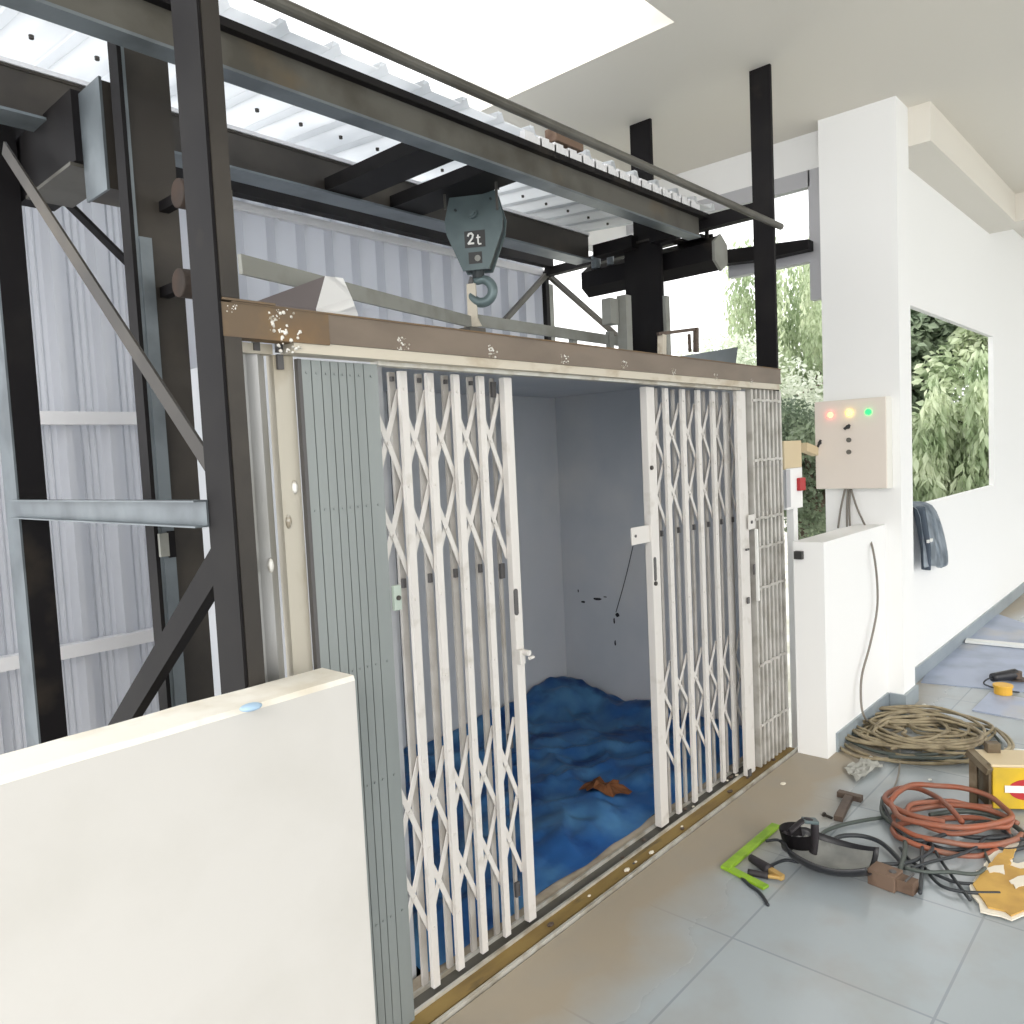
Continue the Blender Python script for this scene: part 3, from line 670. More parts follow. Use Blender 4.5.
def seg(b, pts, th=.0045):   # strokes of lettering on the plate
    for p, q in zip(pts, pts[1:]):
        P_, Q_ = hp(p[0], 0, .049), hp(q[0], 0, .049); P_.z = zb+H*.24+p[1]; Q_.z = zb+H*.24+q[1]
        e = (Q_-P_).normalized()*th*.45
        bar(b, P_-e, Q_+e, .002, th*1.9, V((0,0,1)) if abs((Q_-P_).normalized().z) < .9 else n_.cross(V((0,0,1)))) if False else sweep(b, P_-e, Q_+e, rect(.002,th*1.8), n_.cross((Q_-P_).normalized()))
cz = .012
b = B()
seg(b, [(-.028,cz+.040),(-.024,cz+.049),(-.012,cz+.051),(-.005,cz+.043),(-.008,cz+.030),(-.028,cz+.006),(-.003,cz+.006)])
seg(b, [(.018,cz+.040),(.018,cz+.006),(.022,cz+.000),(.031,cz+.001)], .0036); seg(b, [(.011,cz+.030),(.027,cz+.030)], .0032)
obj('lettering', b, 'white', pl)
# hanger rods
for px, y_ in ((445,2.60),(497,2.34)):
    p = at(px,205,'y',y_); q = V((p.x, y_, 2.785))
    b = B(); tube(b, [V((p.x,y_,2.785)), V((p.x,y_,p.z-.02))], .006, 8, 1); obj('hanger_rod', b, 'rope', t)
b = B(); bar(b, hp(-.06,1.0,0)+V((0,0,.012)), hp(.06,1.0,0)+V((0,0,.012)), .05, .02); obj('top_yoke', b, 'hoist_dark', t)
# hook
b = B(); c = hp(0,0,0); cyl(b, c+V((0,0,.02)), c-V((0,0,.03)), .028, 16); obj('swivel', b, 'hoist_dark', t)
cc = c - V((0,0,.088)) + sd*.012
pts = [c-V((0,0,.02))+sd*.0]
for a in [115,80,45,10,-30,-70,-110,-150,-175]:
    rr = .052; pts.append(cc + sd*rr*math.cos(math.radians(a)) + V((0,0,rr*math.sin(math.radians(a)))))
pts.append(cc - sd*.052 + V((0,0,.02)))
b = B(); tube(b, pts, .020, 12, 4, lambda u: .75+.45*math.sin(u*math.pi)-.45*max(0,u-.8)/.2*.9, 1.0); obj('hook', b, 'hook', t, smooth=True)
b = B(); bar(b, c+V((0,0,-.02))-sd*.03, c-V((0,0,.085))-sd*.048, .02, .012, n_); obj('safety_latch', b, 'slot', t)
# lug plate that the hook holds
lz = cc.z-.02
b = B(); L0 = cc - sd*.055
poly_solid(b, [L0+V((0,0,.035))-sd*.012, L0+V((0,0,.035))+sd*.03, L0-V((0,0,.12))+sd*.032, L0-V((0,0,.16))+sd*.05, L0-V((0,0,.16))-sd*.035, L0-V((0,0,.12))-sd*.014], n_*.014)
tag(obj('lifting_lug', b, 'creamstrip'), 'cream steel lifting lug held by the hook', 'lifting lug')
# pale tie bars lying on the cab roof towards the lug
lugp = L0 - V((0,0,.145))
pa = at(240,264,'y',1.95)
b = B(); sweep(b, pa, V((lugp.x-.03,lugp.y-.02,lugp.z+.005)), rect(.012,.052)); tag(obj('tie_bar', b, 'palebar'), 'pale grey flat bar sloping from the black front post down to the hook', 'steel bar', 'tie bars over the cab roof')
pb = at(650,346,'y',2.72)
b = B(); sweep(b, V((lugp.x+.03,lugp.y,lugp.z+.02)), pb, rect(.012,.055)); tag(obj('tie_bar', b, 'palebar'), 'pale grey flat bar running right from below the hook to the black guide column', 'steel bar', 'tie bars over the cab roof')
b = B(); bx(b, lugp.x-.05, lugp.x+.05, lugp.y-.04, lugp.y+.04, 2.0, lugp.z-.02); tag(obj('roof_stub', b, 'greysteel'), 'grey steel stub on the cab roof under the lifting lug', 'steel block')
for px in (575,612):
    p = at(px, 340, 'y', 2.66); b = B(); bx(b, p.x-.02, p.x+.02, 2.66, 2.69, 2.0, p.z+.05); tag(obj('roof_stub', b, 'palebar'), 'pale upright stub under the right tie bar, %s' % ('nearer the hook' if px == 575 else 'nearer the black guide column'), 'steel block', 'stubs under the right tie bar')
# white folded cover on the cab roof
t = thing('roof_cover', 'white tapered cover with a grey side standing on the cab roof', 'cover', at(300,310,'y',1.9))
G1, G2, G3 = at(252,303,'y',1.98), at(325,276,'y',1.96), at(316,309,'y',1.88)
W2, W3, W4 = at(343,278,'y',1.96), at(352,298,'y',1.92), at(358,314,'y',1.92)
dn = V((0,0,-.045))
b = B(); G = [b.verts.new(v) for v in (G1,G2,G3,G1+dn,G3+dn)]; b.faces.new((G[0],G[1],G[2])); b.faces.new((G[0],G[2],G[4],G[3]))
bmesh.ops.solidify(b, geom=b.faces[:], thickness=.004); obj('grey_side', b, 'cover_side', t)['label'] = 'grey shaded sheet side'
b = B(); vs = [b.verts.new(v) for v in (G2,W2,W3,W4,W4+dn,G3+dn,G3)]; b.faces.new((vs[0],vs[1],vs[2],vs[6])); b.faces.new((vs[2],vs[3],vs[6])); b.faces.new((vs[3],vs[4],vs[5],vs[6]))
bk = V((.12,.2,0)); b2 = [b.verts.new(v) for v in (W2+bk, W4+bk, W4+bk+dn)]
b.faces.new((vs[1],b2[0],b2[1],vs[3],vs[2])); b.faces.new((vs[3],b2[1],b2[2],vs[4]))
bmesh.ops.solidify(b, geom=b.faces[:], thickness=.004); obj('white_front', b, 'white_bright', t)
# junction box near right guide column
t = thing('junction_box', 'pale grey switch box fixed to the left of the right guide column', 'switch box', at(620,320,'x',3.98))
p = at(620,312,'y',2.5); b = B(); bx(b, p.x-.09, p.x-.01, 2.5, 2.56, p.z-.07, p.z+.07); obj('body', b, 'palebar', t, bevel=.003)
b = B(); bx(b, p.x+.0, p.x+.055, 2.46, 2.52, 2.0, p.z+.09); obj('mounting_plate', b, 'palebar', t)
# bracket and plate above the header at right
t = thing('steel_bracket', 'brown U-shaped steel bracket on top of the header, right of the guide column', 'bracket', at(680,350,'y',1.9))
p = at(680,340,'y',1.9)
b = B(); bar(b, at(658,334,'y',1.95), at(697,329,'y',1.9), .015, .015); bar(b, at(696,328,'y',1.9), at(696,352,'y',1.9), .022, .02, (0,1,0)); bar(b, at(689,334,'y',1.92), at(690,352,'y',1.92), .012, .012, (0,1,0)); obj('bar', b, 'tool', t)
b = B(); bar(b, at(662,335,'y',1.95), at(662,358,'y',1.95), .03, .03, (0,1,0)); obj('post', b, 'creamstrip', t)
b = B(); e0 = at(682,356,'y',1.9); e1 = at(738,347,'y',1.9); e2 = at(736,362,'y',1.9); poly_solid(b, [e0, e1, e2, V((e2.x-.01,1.9,2.0)), V((e0.x+.02,1.9,2.0))], (0,.01,0)); tag(obj('steel_plate', b, 'bluesteel'), 'dark grey tapered steel plate standing behind the header', 'steel plate')

# ------------------------------------------------------------------ control box on the column
t = thing('control_box', 'beige control box with red, yellow and green lamps on the white column', 'control box', (4.84,1.62,1.32))
x0 = 4.80
pa, pb = at(815,450,'x',x0), at(887,450,'x',x0)
zt_, zb_ = at(850,399,'x',x0).z, at(850,489,'x',x0).z
b = B(); bx(b, x0+.012, 4.9, pb.y, pa.y, zb_, zt_); obj('body', b, 'ctrl_side', t, bevel=.004)
b = B(); bx(b, x0, x0+.012, pb.y+.004, pa.y-.002, zb_+.003, zt_-.003); dr = obj('door', b, 'ctrl', t, bevel=.003)
for (px, py), mm, nm in (((830,415),'redlamp','red lit lamp'),((849,413),'yellamp','yellow lit lamp'),((868,412),'greenlamp','green lit lamp')):
    p = at(px,py,'x',x0-.005); b = B(); cyl(b, (x0+.002,p.y,p.z), (x0-.014,p.y,p.z), .019, 18, .014); obj('lamp', b, mm, t)['label'] = nm
for px, py in ((849,440),(849,452)):
    p = at(px,py,'x',x0); b = B(); cyl(b, (x0+.002,p.y,p.z), (x0-.008,p.y,p.z), .014, 16); cyl(b, (x0-.006,p.y,p.z), (x0-.013,p.y,p.z), .009, 12); obj('push_button', b, 'button', t)
p = at(848,427,'x',x0); b = B(); cyl(b, (x0+.002,p.y,p.z), (x0-.01,p.y,p.z), .012, 16); bar(b, (x0-.016,p.y-.016,p.z+.012), (x0-.016,p.y+.016,p.z-.012), .014, .012, (1,0,0)); obj('selector_switch', b, 'plate_black', t)
p = at(820,443,'x',x0); b = B(); cyl(b, (x0+.002,p.y,p.z), (x0-.01,p.y,p.z), .01, 12); bar(b, (x0-.008,p.y-.008,p.z+.018), (x0-.008,p.y+.012,p.z-.024), .012, .010, (1,0,0)); obj('key_lock', b, 'plate_black', t)
# conduits below
t = thing('cable_bundle', 'grey cables dropping from the control box behind the half wall', 'cable', (4.88,1.7,1.1))
for (xa, ya), (xb, yb_) in (((845,489),(838,528)),((848,489),(847,528)),((850,489),(850,526))):
    b = B(); p = at(xa,ya,'x',4.88); q = at(xb,yb_,'x',4.88); tube(b, [p, (p+q)/2+V((0,.004,0)), V((q.x,q.y,max(q.z,1.0)))], .006, 8); obj('cable', b, 'cable_grey', t)
b = B(); pts = [at(851,489,'x',4.87), at(858,512,'x',4.86), at(868,540,'x',4.78)]
pts = [at(851,489,'x',4.88), at(857,508,'x',4.87), at(866,528,'x',4.82), at(873,550,'y',1.455), at(877,580,'y',1.45), at(877,610,'y',1.45), at(870,645,'y',1.45), at(862,675,'y',1.45), at(861,700,'y',1.44), at(864,716,'y',1.42), fl(872,724,.008), fl(890,728,.02)]
tube(b, pts, .006, 8, 5); tag(obj('power_cable', b, 'cable_grey', smooth=True), 'single grey cable hanging from the control box to the tan coil', 'cable')

# limit switch box on slim post, between gate and column
t = thing('switch_cabinet', 'cream-topped white switch cabinet with a red label, beyond the gate end', 'switch box', (4.35,1.85,0))
Y0 = 1.8
def pbx(b, p, q, d, y=Y0):
    a, c = at(*p,'y',y), at(*q,'y',y); bx(b, min(a.x,c.x), max(a.x,c.x), y, y+d, min(a.z,c.z), max(a.z,c.z))
b = B(); pbx(b, (784,441), (802,468), .12); obj('cream_hood', b, 'cream', t, bevel=.004)
b = B(); pbx(b, (786,468), (803,507), .1); obj('cabinet', b, 'white_bright', t, bevel=.003)
b = B(); pbx(b, (786,470), (791,507), .01, Y0-.012); obj('grey_hinge_side', b, 'frame_grey', t)
b = B(); pbx(b, (800,478), (806,490), .02, Y0-.02); obj('red_label', b, 'red', t, bevel=.004)
b = B(); a = at(803,447,'y',Y0+.05); bar(b, a, at(816,452,'y',Y0+.05), .05, .05); obj('side_arm', b, 'cream', t)
b = B(); a = at(792,507,'y',Y0+.04); bx(b, a.x-.03, a.x+.03, Y0+.02, Y0+.06, -.25, a.z+.02); obj('post', b, 'white_bright', t)
b = B(); a = at(789,556,'y',1.63); bx(b, 3.905, 3.934, 1.58, 1.62, a.z-.02, a.z+.02); tag(obj('socket', b, 'plate_black'), 'small black square socket on the end of the far half wall', 'socket')

# jacket hanging over the window sill
t = thing('jacket', 'slate-blue work jacket hung over the low wall beside the column', 'jacket', (5.8,1.48,.7))
def jx(px): return at(px,540,'y',1.45).x
b = B(); n = 14; rows = []
prof = [(1.62,1.175),(1.52,1.185),(1.47,1.165),(1.462,1.05),(1.452,.93),(1.442,.80),(1.436,.745)]
for j, (y, z) in enumerate(prof):
    row = []
    u0 = 5.45; u1 = (5.70,5.75,5.80,5.90,6.0,6.08,6.06)[j]
    for i in range(n+1):
        s = i/n; fold = .022*math.sin(s*13+j*.5)*min(1,j/3)
        zz = z + (.03*math.sin(s*5+1) if j == len(prof)-1 else 0)
        row.append(b.verts.new((u0+(u1-u0)*s, y-.012-abs(fold) if j > 1 else y, zz if j < len(prof)-1 else zz)))
    rows.append(row)
for j in range(len(rows)-1):
    for i in range(n): b.faces.new((rows[j][i], rows[j][i+1], rows[j+1][i+1], rows[j+1][i]))
bmesh.ops.solidify(b, geom=b.faces[:], thickness=.008)
o = obj('body', b, 'jacket', t, smooth=True); md = o.modifiers.new('s','SUBSURF'); md.levels = md.render_levels = 1
b = B(); tube(b, [(5.50,1.455,1.16),(5.53,1.44,1.0),(5.55,1.43,.88),(5.55,1.43,.75)], .045, 10, 4, lambda u: 1.0-.25*u, .5); obj('sleeve', b, 'jacket_in', t, smooth=True)
b = B(); bx(b, 5.50, 5.60, 1.40, 1.412, .93, .95); obj('reflective_stripe', b, 'white', t)

# ------------------------------------------------------------------ floor things
def floor_tube(b, pix, r, z=None, sub=5, n=8):
    pts = [fl(x, y, (r if z is None else z)+ (q if q else 0)) for x, y, *q_ in pix for q in [(q_[0] if q_ else 0)]]
    tube(b, pts, r, n, sub)
# tan cable coil
c = fl(916,740); t = thing('cable_coil', 'big tan cable coil on the floor beside the white column', 'cable', (c.x,c.y,0))
for k in range(6):
    b = B(); pts = []; ph = rnd.random()*6
    for i in range(17 if k else 22):
        a = ph + 2*math.pi*i/8.3; rr = .31 + .09*math.sin(i*.9+k*2) + rnd.uniform(-.05,.05)
        if k > 3: rr *= .72
        pts.append(V((c.x,c.y,0)) + RGT*rr*1.10*math.cos(a) + FWD*rr*.98*math.sin(a) + V((0,0,.012+.009*k+rnd.uniform(0,.022))))
    tube(b, pts, .0085, 7, 6); obj('cable_loops', b, 'cable_tan' if k not in (1,) else 'cable_dkgreen', t, smooth=True)
for k in range(3):
    b = B(); pts = []; ph = rnd.random()*6
    for i in range(20):
        a = ph + 2*math.pi*i/6.2; rr = .19 + .11*math.sin(i*1.7+k*2) + rnd.uniform(-.06,.06)
        pts.append(V((c.x,c.y,0)) + RGT*rr*1.25*math.cos(a) + FWD*rr*.95*math.sin(a) + V((0,0,.012+.012*k+rnd.uniform(0,.03))))
    tube(b, pts, .008, 7, 6); obj('cable_loops', b, 'cable_tan', t, smooth=True)
b = B(); floor_tube(b, [(975,728,.03),(990,732,.02),(1000,742,.01),(1003,752,.09)], .007); obj('cable_end', b, 'cable_dkgreen', t, smooth=True)
b = B(); floor_tube(b, [(898,700,0),(900,745,.05),(899,765,.01),(897,780,.01),(893,790,.01)], .004) if False else floor_tube(b, [(900,740,.05),(900,762,.01),(897,780,.01),(890,795,.01)], .004); obj('thin_tail', b, 'cable_grey', t, smooth=True)
# orange hose coil
c = fl(952,822); t = thing('hose_coil', 'orange rubber hose coiled on the floor beside the yellow machine', 'hose', (c.x,c.y,0))
def loop(b, cpx, cpy, rx, ry, r, z, a0=0, a1=360, tilt=0, jit=.01, n=14):
    cc = fl(cpx, cpy, 0); pts = []
    for i in range(n+1):
        a = math.radians(a0+(a1-a0)*i/n); u = rx*math.cos(a); v = ry*math.sin(a); u, v = u*math.cos(tilt)-v*math.sin(tilt), u*math.sin(tilt)+v*math.cos(tilt)
        pts.append(V((cc.x,cc.y,z+r+.008*math.sin(a*2+cpx))) + RGT*u + FWD*v + V((rnd.uniform(-jit,jit),rnd.uniform(-jit,jit),rnd.uniform(0,jit))))
    tube(b, pts, r, 9, 5)
for args in ((948,822,.235,.20,.0115,.05,140,505,.15),(955,832,.24,.17,.011,.015,0,340,-.1),(950,838,.22,.15,.011,.0,-20,350,.1),(958,826,.20,.14,.010,.03,30,330,0)):
    b = B(); loop(b, *args); obj('hose_loop', b, 'hose', t, smooth=True)
b = B(); floor_tube(b, [(962,822,.05),(950,808,.05),(935,796,.03),(915,788,.02),(897,789,.03),(885,797,.04),(892,806,.05),(915,816,.05),(945,822,.05)], .0115); obj('hose_end', b, 'hose', t, smooth=True)
# black welding cables
t = thing('welding_cable', 'tangle of black welding cables around the orange hose', 'cable', (c.x,c.y-.1,0))
W_ = [
 ([(818,842),(824,832),(842,825),(866,820),(885,817),(905,810),(930,800),(958,802),(985,808)], .008),
 ([(833,850),(832,842),(842,836),(862,836),(880,842),(895,855),(905,868)], .009),
 ([(843,853),(862,862),(885,864),(910,862),(930,852),(932,845),(926,842),(922,850),(922,870),(920,893)], .007),
 ([(905,868),(925,872),(950,872),(975,874),(985,868)], .007),
 ([(900,848),(912,862),(935,874),(955,882),(975,884)], .006),
 ([(932,845),(942,862),(955,880),(970,900)], .006),
 ([(883,798),(882,812),(890,822),(903,832),(905,850),(900,870)], .009),
 ([(884,806),(895,826),(915,840),(940,836),(965,826),(990,822),(1012,838)], .008),
 ([(893,822),(910,836),(925,842),(950,850),(985,846),(1008,850),(1030,846)], .008),
 ([(930,815),(950,812),(975,812),(1000,818),(1020,830),(1030,842)], .010),
 ([(928,822),(945,828),(965,836),(990,838),(1012,836)], .009),
 ([(912,868),(930,862),(955,856),(975,848),(985,838),(1000,836),(1030,840)], .006),
 ([(982,845),(988,860),(995,872)], .006),
 ([(925,868),(940,885),(965,892),(1000,893)], .006),
]
for i, (px, r_) in enumerate(W_):
    b = B(); floor_tube(b, [(x, y, .004+.006*(i % 4)) for x, y in px], r_); obj('cable', b, 'cable_black' if i % 3 else 'cable_dkgreen', t, smooth=True)
# thin wires
b = B(); floor_tube(b, [(735,870),(752,893),(765,905)], .004); floor_tube(b, [(857,808),(875,815),(890,828)], .0022); tag(obj('thin_wire', b, 'cable_black', smooth=True), 'thin loose wire by the brown T-shaped tool', 'wire') if False else b.free()
# yellow machine
o0 = fl(993,812); ux = (RGT*.985 + FWD*-.17).normalized(); uy = V((-ux.y,ux.x,0))
Hm = .195
t = thing('welding_machine', 'yellow welding machine with a red and white badge, at the right edge', 'welder', o0)
def mp_(u, v, z): return o0 + ux*u + uy*v + V((0,0,z))
def mbox(name, u0, u1, v0, v1, z0, z1, m, parent, bevel=0):
    b = B(); poly_solid(b, [mp_(u0,v0,z0), mp_(u1,v0,z0), mp_(u1,v1,z0), mp_(u0,v1,z0)], (0,0,z1-z0)); return obj(name, b, m, parent, bevel=bevel)
mbox('body', 0, .30, 0, .17, .015, Hm, 'yellow', t, .004)
mbox('side_panel', -.012, .0, .01, .17, .01, Hm+.01, 'machine_dark', t, .002)
mbox('top_cover', -.005, .30, .0, .175, Hm, Hm+.012, 'cream', t, .003)
mbox('rear_terminal', .03, .085, .13, .17, Hm+.01, Hm+.055, 'machine_dark', t, .004)
b = B(); bar(b, mp_(-.055,.10,Hm+.03), mp_(-.01,.0,Hm-.02), .035, .03); bar(b, mp_(-.045,.08,0), mp_(-.045,.08,Hm+.01), .03, .03, (1,0,0)); obj('leg_frame', b, 'machine_dark', t)
mbox('foot', .0, .03, .0, .03, 0, .015, 'slot', t); mbox('foot', .27, .3, .0, .03, 0, .015, 'slot', t); mbox('foot', .0, .03, .14, .17, 0, .015, 'slot', t)
b = B(); pts = [mp_(.135+.075*math.cos(a), -.003, .10+.045*math.sin(a)) for a in [2*math.pi*k/28 for k in range(28)]]; poly_solid(b, pts, uy*.003); bd = obj('badge', b, 'red', t); bd['label'] = 'red oval badge'
b = B(); poly_solid(b, [mp_(.045,-.005,.088), mp_(.23,-.005,.088), mp_(.23,-.005,.118), mp_(.045,-.005,.118)], uy*.003); obj('badge_band', b, 'white', bd)
# grinder and orange spool, sheets on the far floor
b = B(); z = .004
def sheet(name, corners, m, label, cat, th=.006, z0=.0, wob=.0):
    b = B(); poly_solid(b, [V((p.x,p.y,z0)) for p in [fl(*c) for c in corners]], (0,0,th)); return tag(obj(name, b, m), label, cat)
sheet('plastic_sheet', [(921,683),(1040,694),(1100,650),(985,610),(945,640)], 'sheet', 'large pale blue sheet on the floor under the window wall', 'plastic sheet')
sheet('plastic_sheet', [(972,711),(1040,724),(1060,706),(990,693)], 'sheet', 'small pale blue board in front of the black angle grinder', 'board', .008)
b = B(); p0 = fl(966,643); p1 = fl(1060,652); bar(b, p0+V((0,0,.02)), p1+V((0,0,.02)), .09, .02); tag(obj('white_plank', b, 'plywhite'), 'narrow white plank lying on the large blue sheet', 'plank')
p0 = fl(983,748); sheet('white_strip', [(1004,749),(1040,753),(1040,757),(1003,754)], 'plywhite', 'thin white strip on the floor behind the yellow machine', 'strip', .01)
g0 = fl(995,684)+V((0,0,.045))
t = thing('angle_grinder', 'black angle grinder lying on the large blue sheet', 'grinder', (g0.x,g0.y,0))
gd = (RGT*.95+FWD*.25).normalized()
b = B(); tube(b, [g0-gd*.02, g0+gd*.07, g0+gd*.16], .034, 12, 3, lambda u: .8+.3*u); obj('body', b, 'helmet', t, smooth=True)
b = B(); cyl(b, g0+gd*.16-V((0,0,.02)), g0+gd*.16+V((0,0,.02)), .04, 16); cyl(b, g0+gd*.18+V((0,0,-.03)), g0+gd*.18+V((0,0,-.036)), .06, 20); obj('gear_head', b, 'tool', t)
b = B(); q = g0-V((0,0,.035)); tube(b, [g0-gd*.02, g0-gd*.07+V((0,0,-.01)), q-gd*.085, q-gd*.07-FWD*.1, q-gd*.03-FWD*.18, q+gd*.02-FWD*.22], .005, 7); obj('cord', b, 'cable_black', t, smooth=True)
s0 = fl(1003,695); b = B(); cyl(b, s0+V((0,0,.008)), s0+V((0,0,.06)), .05, 18); cyl(b, s0+V((0,0,.052)), s0+V((0,0,.066)), .056, 18); tag(obj('plastic_spool', b, 'orange', bevel=.003), 'small orange-yellow spool on the floor beside the angle grinder', 'spool')
# green steel square
c0, c1, c2 = fl(727,868,.006), fl(776,826,.006), fl(766,888,.006)
t = thing('steel_square', 'lime green painted steel square lying on the tiles', 'square', (c0.x,c0.y,0))
d1 = (c1-c0).normalized(); d2 = (c2-c0).normalized()
b = B(); bar(b, c0-d1*.016+V((0,0,.004)), c1+V((0,0,.004)), .036, .012); obj('long_arm', b, 'green', t, bevel=.001)
b = B(); bar(b, c0-d2*.010+V((0,0,.002)), c2+V((0,0,.002)), .032, .010); obj('short_arm', b, 'green', t, bevel=.001)
# electrode clamp
t = thing('electrode_holder', 'black electrode holder with a brass jaw inside the green square', 'electrode holder', fl(770,868))
a, c = fl(751,858,.022), fl(770,870,.022); b = B(); tube(b, [a,(a+c)/2,c], .02, 10, 3, lambda u: .75+.3*u); obj('grip', b, 'strap', t, smooth=True)
a2, c2_ = fl(748,872,.015), fl(768,876,.015); b = B(); tube(b, [a2,(a2+c2_)/2,c2_], .012, 10, 3); obj('lever', b, 'strap', t, smooth=True)
d = fl(783,878,.018); b = B(); bar(b, c, d, .022, .02); bar(b, c2_, d, .014, .012); obj('jaw', b, 'copper', t, bevel=.003)
b = B(); floor_tube(b, [(766,841,.01),(778,840,.01),(785,846,.01)], .006); floor_tube(b, [(770,866,.01),(785,860,.01),(800,862,.01),(812,857,.01),(838,862,.01),(838,872,.01)], .006); obj('cable', b, 'cable_black', t, smooth=True)
b = B(); floor_tube(b, [(737,872),(748,884),(760,893),(768,905)], .006); obj('cable', b, 'cable_black', t, smooth=True)
# welding helmet
hc_ = fl(828,880); t = thing('welding_helmet', 'black welding helmet lying open with its headband upright', 'helmet', (hc_.x,hc_.y,0))
ha, hb = fl(786,862), fl(872,886); hd = (hb-ha).normalized(); hl = (hb-ha).length; hs = V((hd.y,-hd.x,0));
if hs.dot(FWD) > 0: hs = -hs
b = B(); rows = []
nu, nv = 16, 12
for i in range(nu+1):
    u = i/nu; wv = (.085 + .035*math.sin(u*math.pi*.9+.2)) * (1 if u > .08 else .8); row = []
    for j in range(nv+1):
        a = math.pi*(j/nv); zz = .012 + .07*(1-math.sin(a)) * (.9+.1*math.cos(u*3)) + .03*(2*u-1)**2
        row.append(b.verts.new(ha + hd*hl*u + hs*wv*(-math.cos(a)) - hs*.02 + V((0,0,zz))))
    rows.append(row)
for i in range(nu):
    for j in range(nv): b.faces.new((rows[i][j], rows[i+1][j], rows[i+1][j+1], rows[i][j+1]))
bmesh.ops.recalc_face_normals(b, faces=b.faces[:]); bmesh.ops.solidify(b, geom=b.faces[:], thickness=.004); obj('shell', b, 'helmet', t, smooth=True)
b = B(); rows = []
for i in range(1, nu):
    u = i/nu; row = []
    for j in range(2, nv-1):
        a = math.pi*(j/nv); wv = .085+.035*math.sin(u*math.pi*.9+.2)
        row.append(b.verts.new(ha + hd*hl*u + hs*wv*(-math.cos(a)) - hs*.02 + V((0,0,.022+.07*(1-math.sin(a))+.03*(2*u-1)**2))))
    rows.append(row)
for i in range(len(rows)-1):
    for j in range(len(rows[0])-1): b.faces.new((rows[i][j], rows[i+1][j], rows[i+1][j+1], rows[i][j+1]))
bmesh.ops.solidify(b, geom=b.faces[:], thickness=.003); obj('inner_lining', b, 'visor', t, smooth=True)['label'] = 'dusty grey inner lining'
hb0 = fl(800,862)
b = B(); n = 20; r1 = .062
def ringband(b, c, rx, ry, zlo, zhi, a0, a1, lean=V((0,0,0)), th=.006, n=18):
    prev = None; vs = []
    for i in range(n+1):
        a = math.radians(a0+(a1-a0)*i/n); o = RGT*rx*math.cos(a)+FWD*ry*math.sin(a)
        vs.append((b.verts.new(c+o+V((0,0,zlo))), b.verts.new(c+o*1.05+lean+V((0,0,zhi)))))
    for p, q in zip(vs, vs[1:]): b.faces.new((p[0],q[0],q[1],p[1]))
    bmesh.ops.solidify(b, geom=b.faces[:], thickness=th)
ringband(b, hb0, .062, .06, .075, .13, 60, 300, RGT*-.01); obj('headband', b, 'strap', t, smooth=True)
b = B(); tube(b, [hb0-RGT*.055+V((0,0,.12)), hb0-RGT*.045+V((0,0,.06)), hb0-RGT*.02+V((0,0,.02))], .014, 8, 4, None, .5); tube(b, [hb0+RGT*.06+V((0,0,.15)), hb0+RGT*.058+V((0,0,.09)), hb0+RGT*.05+V((0,0,.03))], .016, 8, 4, None, .5)
tube(b, [hb0-RGT*.04+V((0,0,.12)), hb0+RGT*.02+V((0,0,.165)), hb0+RGT*.065+V((0,0,.155))], .018, 8, 4, None, .35); obj('strap', b, 'strap', t, smooth=True)
b = B(); bar(b, hb0+RGT*.015+V((0,0,.165)), hb0+RGT*.07+V((0,0,.158)), .04, .012); obj('buckle', b, 'hoist', t, bevel=.003)
# T tool
a, c, e0, e1 = fl(849,797,.012), fl(838,819,.012), fl(838,793,.012), fl(862,799,.012)
t = thing('steel_t_piece', 'brown T-shaped steel piece lying on the tiles near the paper', 'steel piece', (a.x,a.y,0))
b = B(); bar(b, a, c, .036, .022); obj('stem', b, 'tool', t, bevel=.002)
b = B(); bar(b, e0, e1, .034, .026); obj('crosspiece', b, 'tool', t, bevel=.003)
b = B(); p = fl(825,815,.006); q = fl(832,818,.006); cyl(b, p, q, .006, 8); cyl(b, p, p+(p-q).normalized()*.008, .011, 6); tag(obj('bolt', b, 'brass_dark'), 'small dark bolt left of the brown T-shaped piece', 'bolt')
# paper
def crumple(name, corners, m, label, cat, amp=.015, n=10, zb=.004):
    b = B(); P4 = [fl(*c) for c in corners]; g = []
    for i in range(n+1):
        row = []
        for j in range(n+1):
            u, v = i/n, j/n; p = (P4[0]*(1-u)+P4[1]*u)*(1-v) + (P4[3]*(1-u)+P4[2]*u)*v
            z = zb + amp*abs(noise.noise(V((p.x*14,p.y*14,3)))) + amp*.5*rnd.random()
            row.append(b.verts.new((p.x+rnd.uniform(-.004,.004), p.y+rnd.uniform(-.004,.004), z)))
        g.append(row)
    for i in range(n):
        for j in range(n): b.faces.new((g[i][j], g[i+1][j], g[i+1][j+1], g[i][j+1]))
    bmesh.ops.solidify(b, geom=b.faces[:], thickness=.001); return tag(obj(name, b, m), label, cat)
crumple('paper_scrap', [(843,770),(873,759),(883,769),(856,784)], 'paper', 'crumpled white paper scrap on the tiles in front of the tan coil', 'paper', .03)
# brown block with notches
a, c = fl(872,872,.03), fl(916,888,.03); t = thing('wood_block', 'brown notched wooden block on the floor next to the helmet', 'wood block', (a.x,a.y,0))
dd = (c-a).normalized()
b = B(); bar(b, a, a+dd*(c-a).length*.62, .075, .058); bar(b, a+dd*(c-a).length*.62, c, .05, .045); obj('block', b, 'wood', t, bevel=.003)
p = a+dd*.075+V((0,0,.03)); b = B(); cyl(b, p-V((0,0,.002)), p+V((0,0,.002)), .012, 14); obj('hole', b, 'slot', t)
b = B(); bar(b, a+dd*.13+V((0,0,.03)), a+dd*.135+V((0,0,.03)), .07, .006); obj('groove', b, 'slot', t)
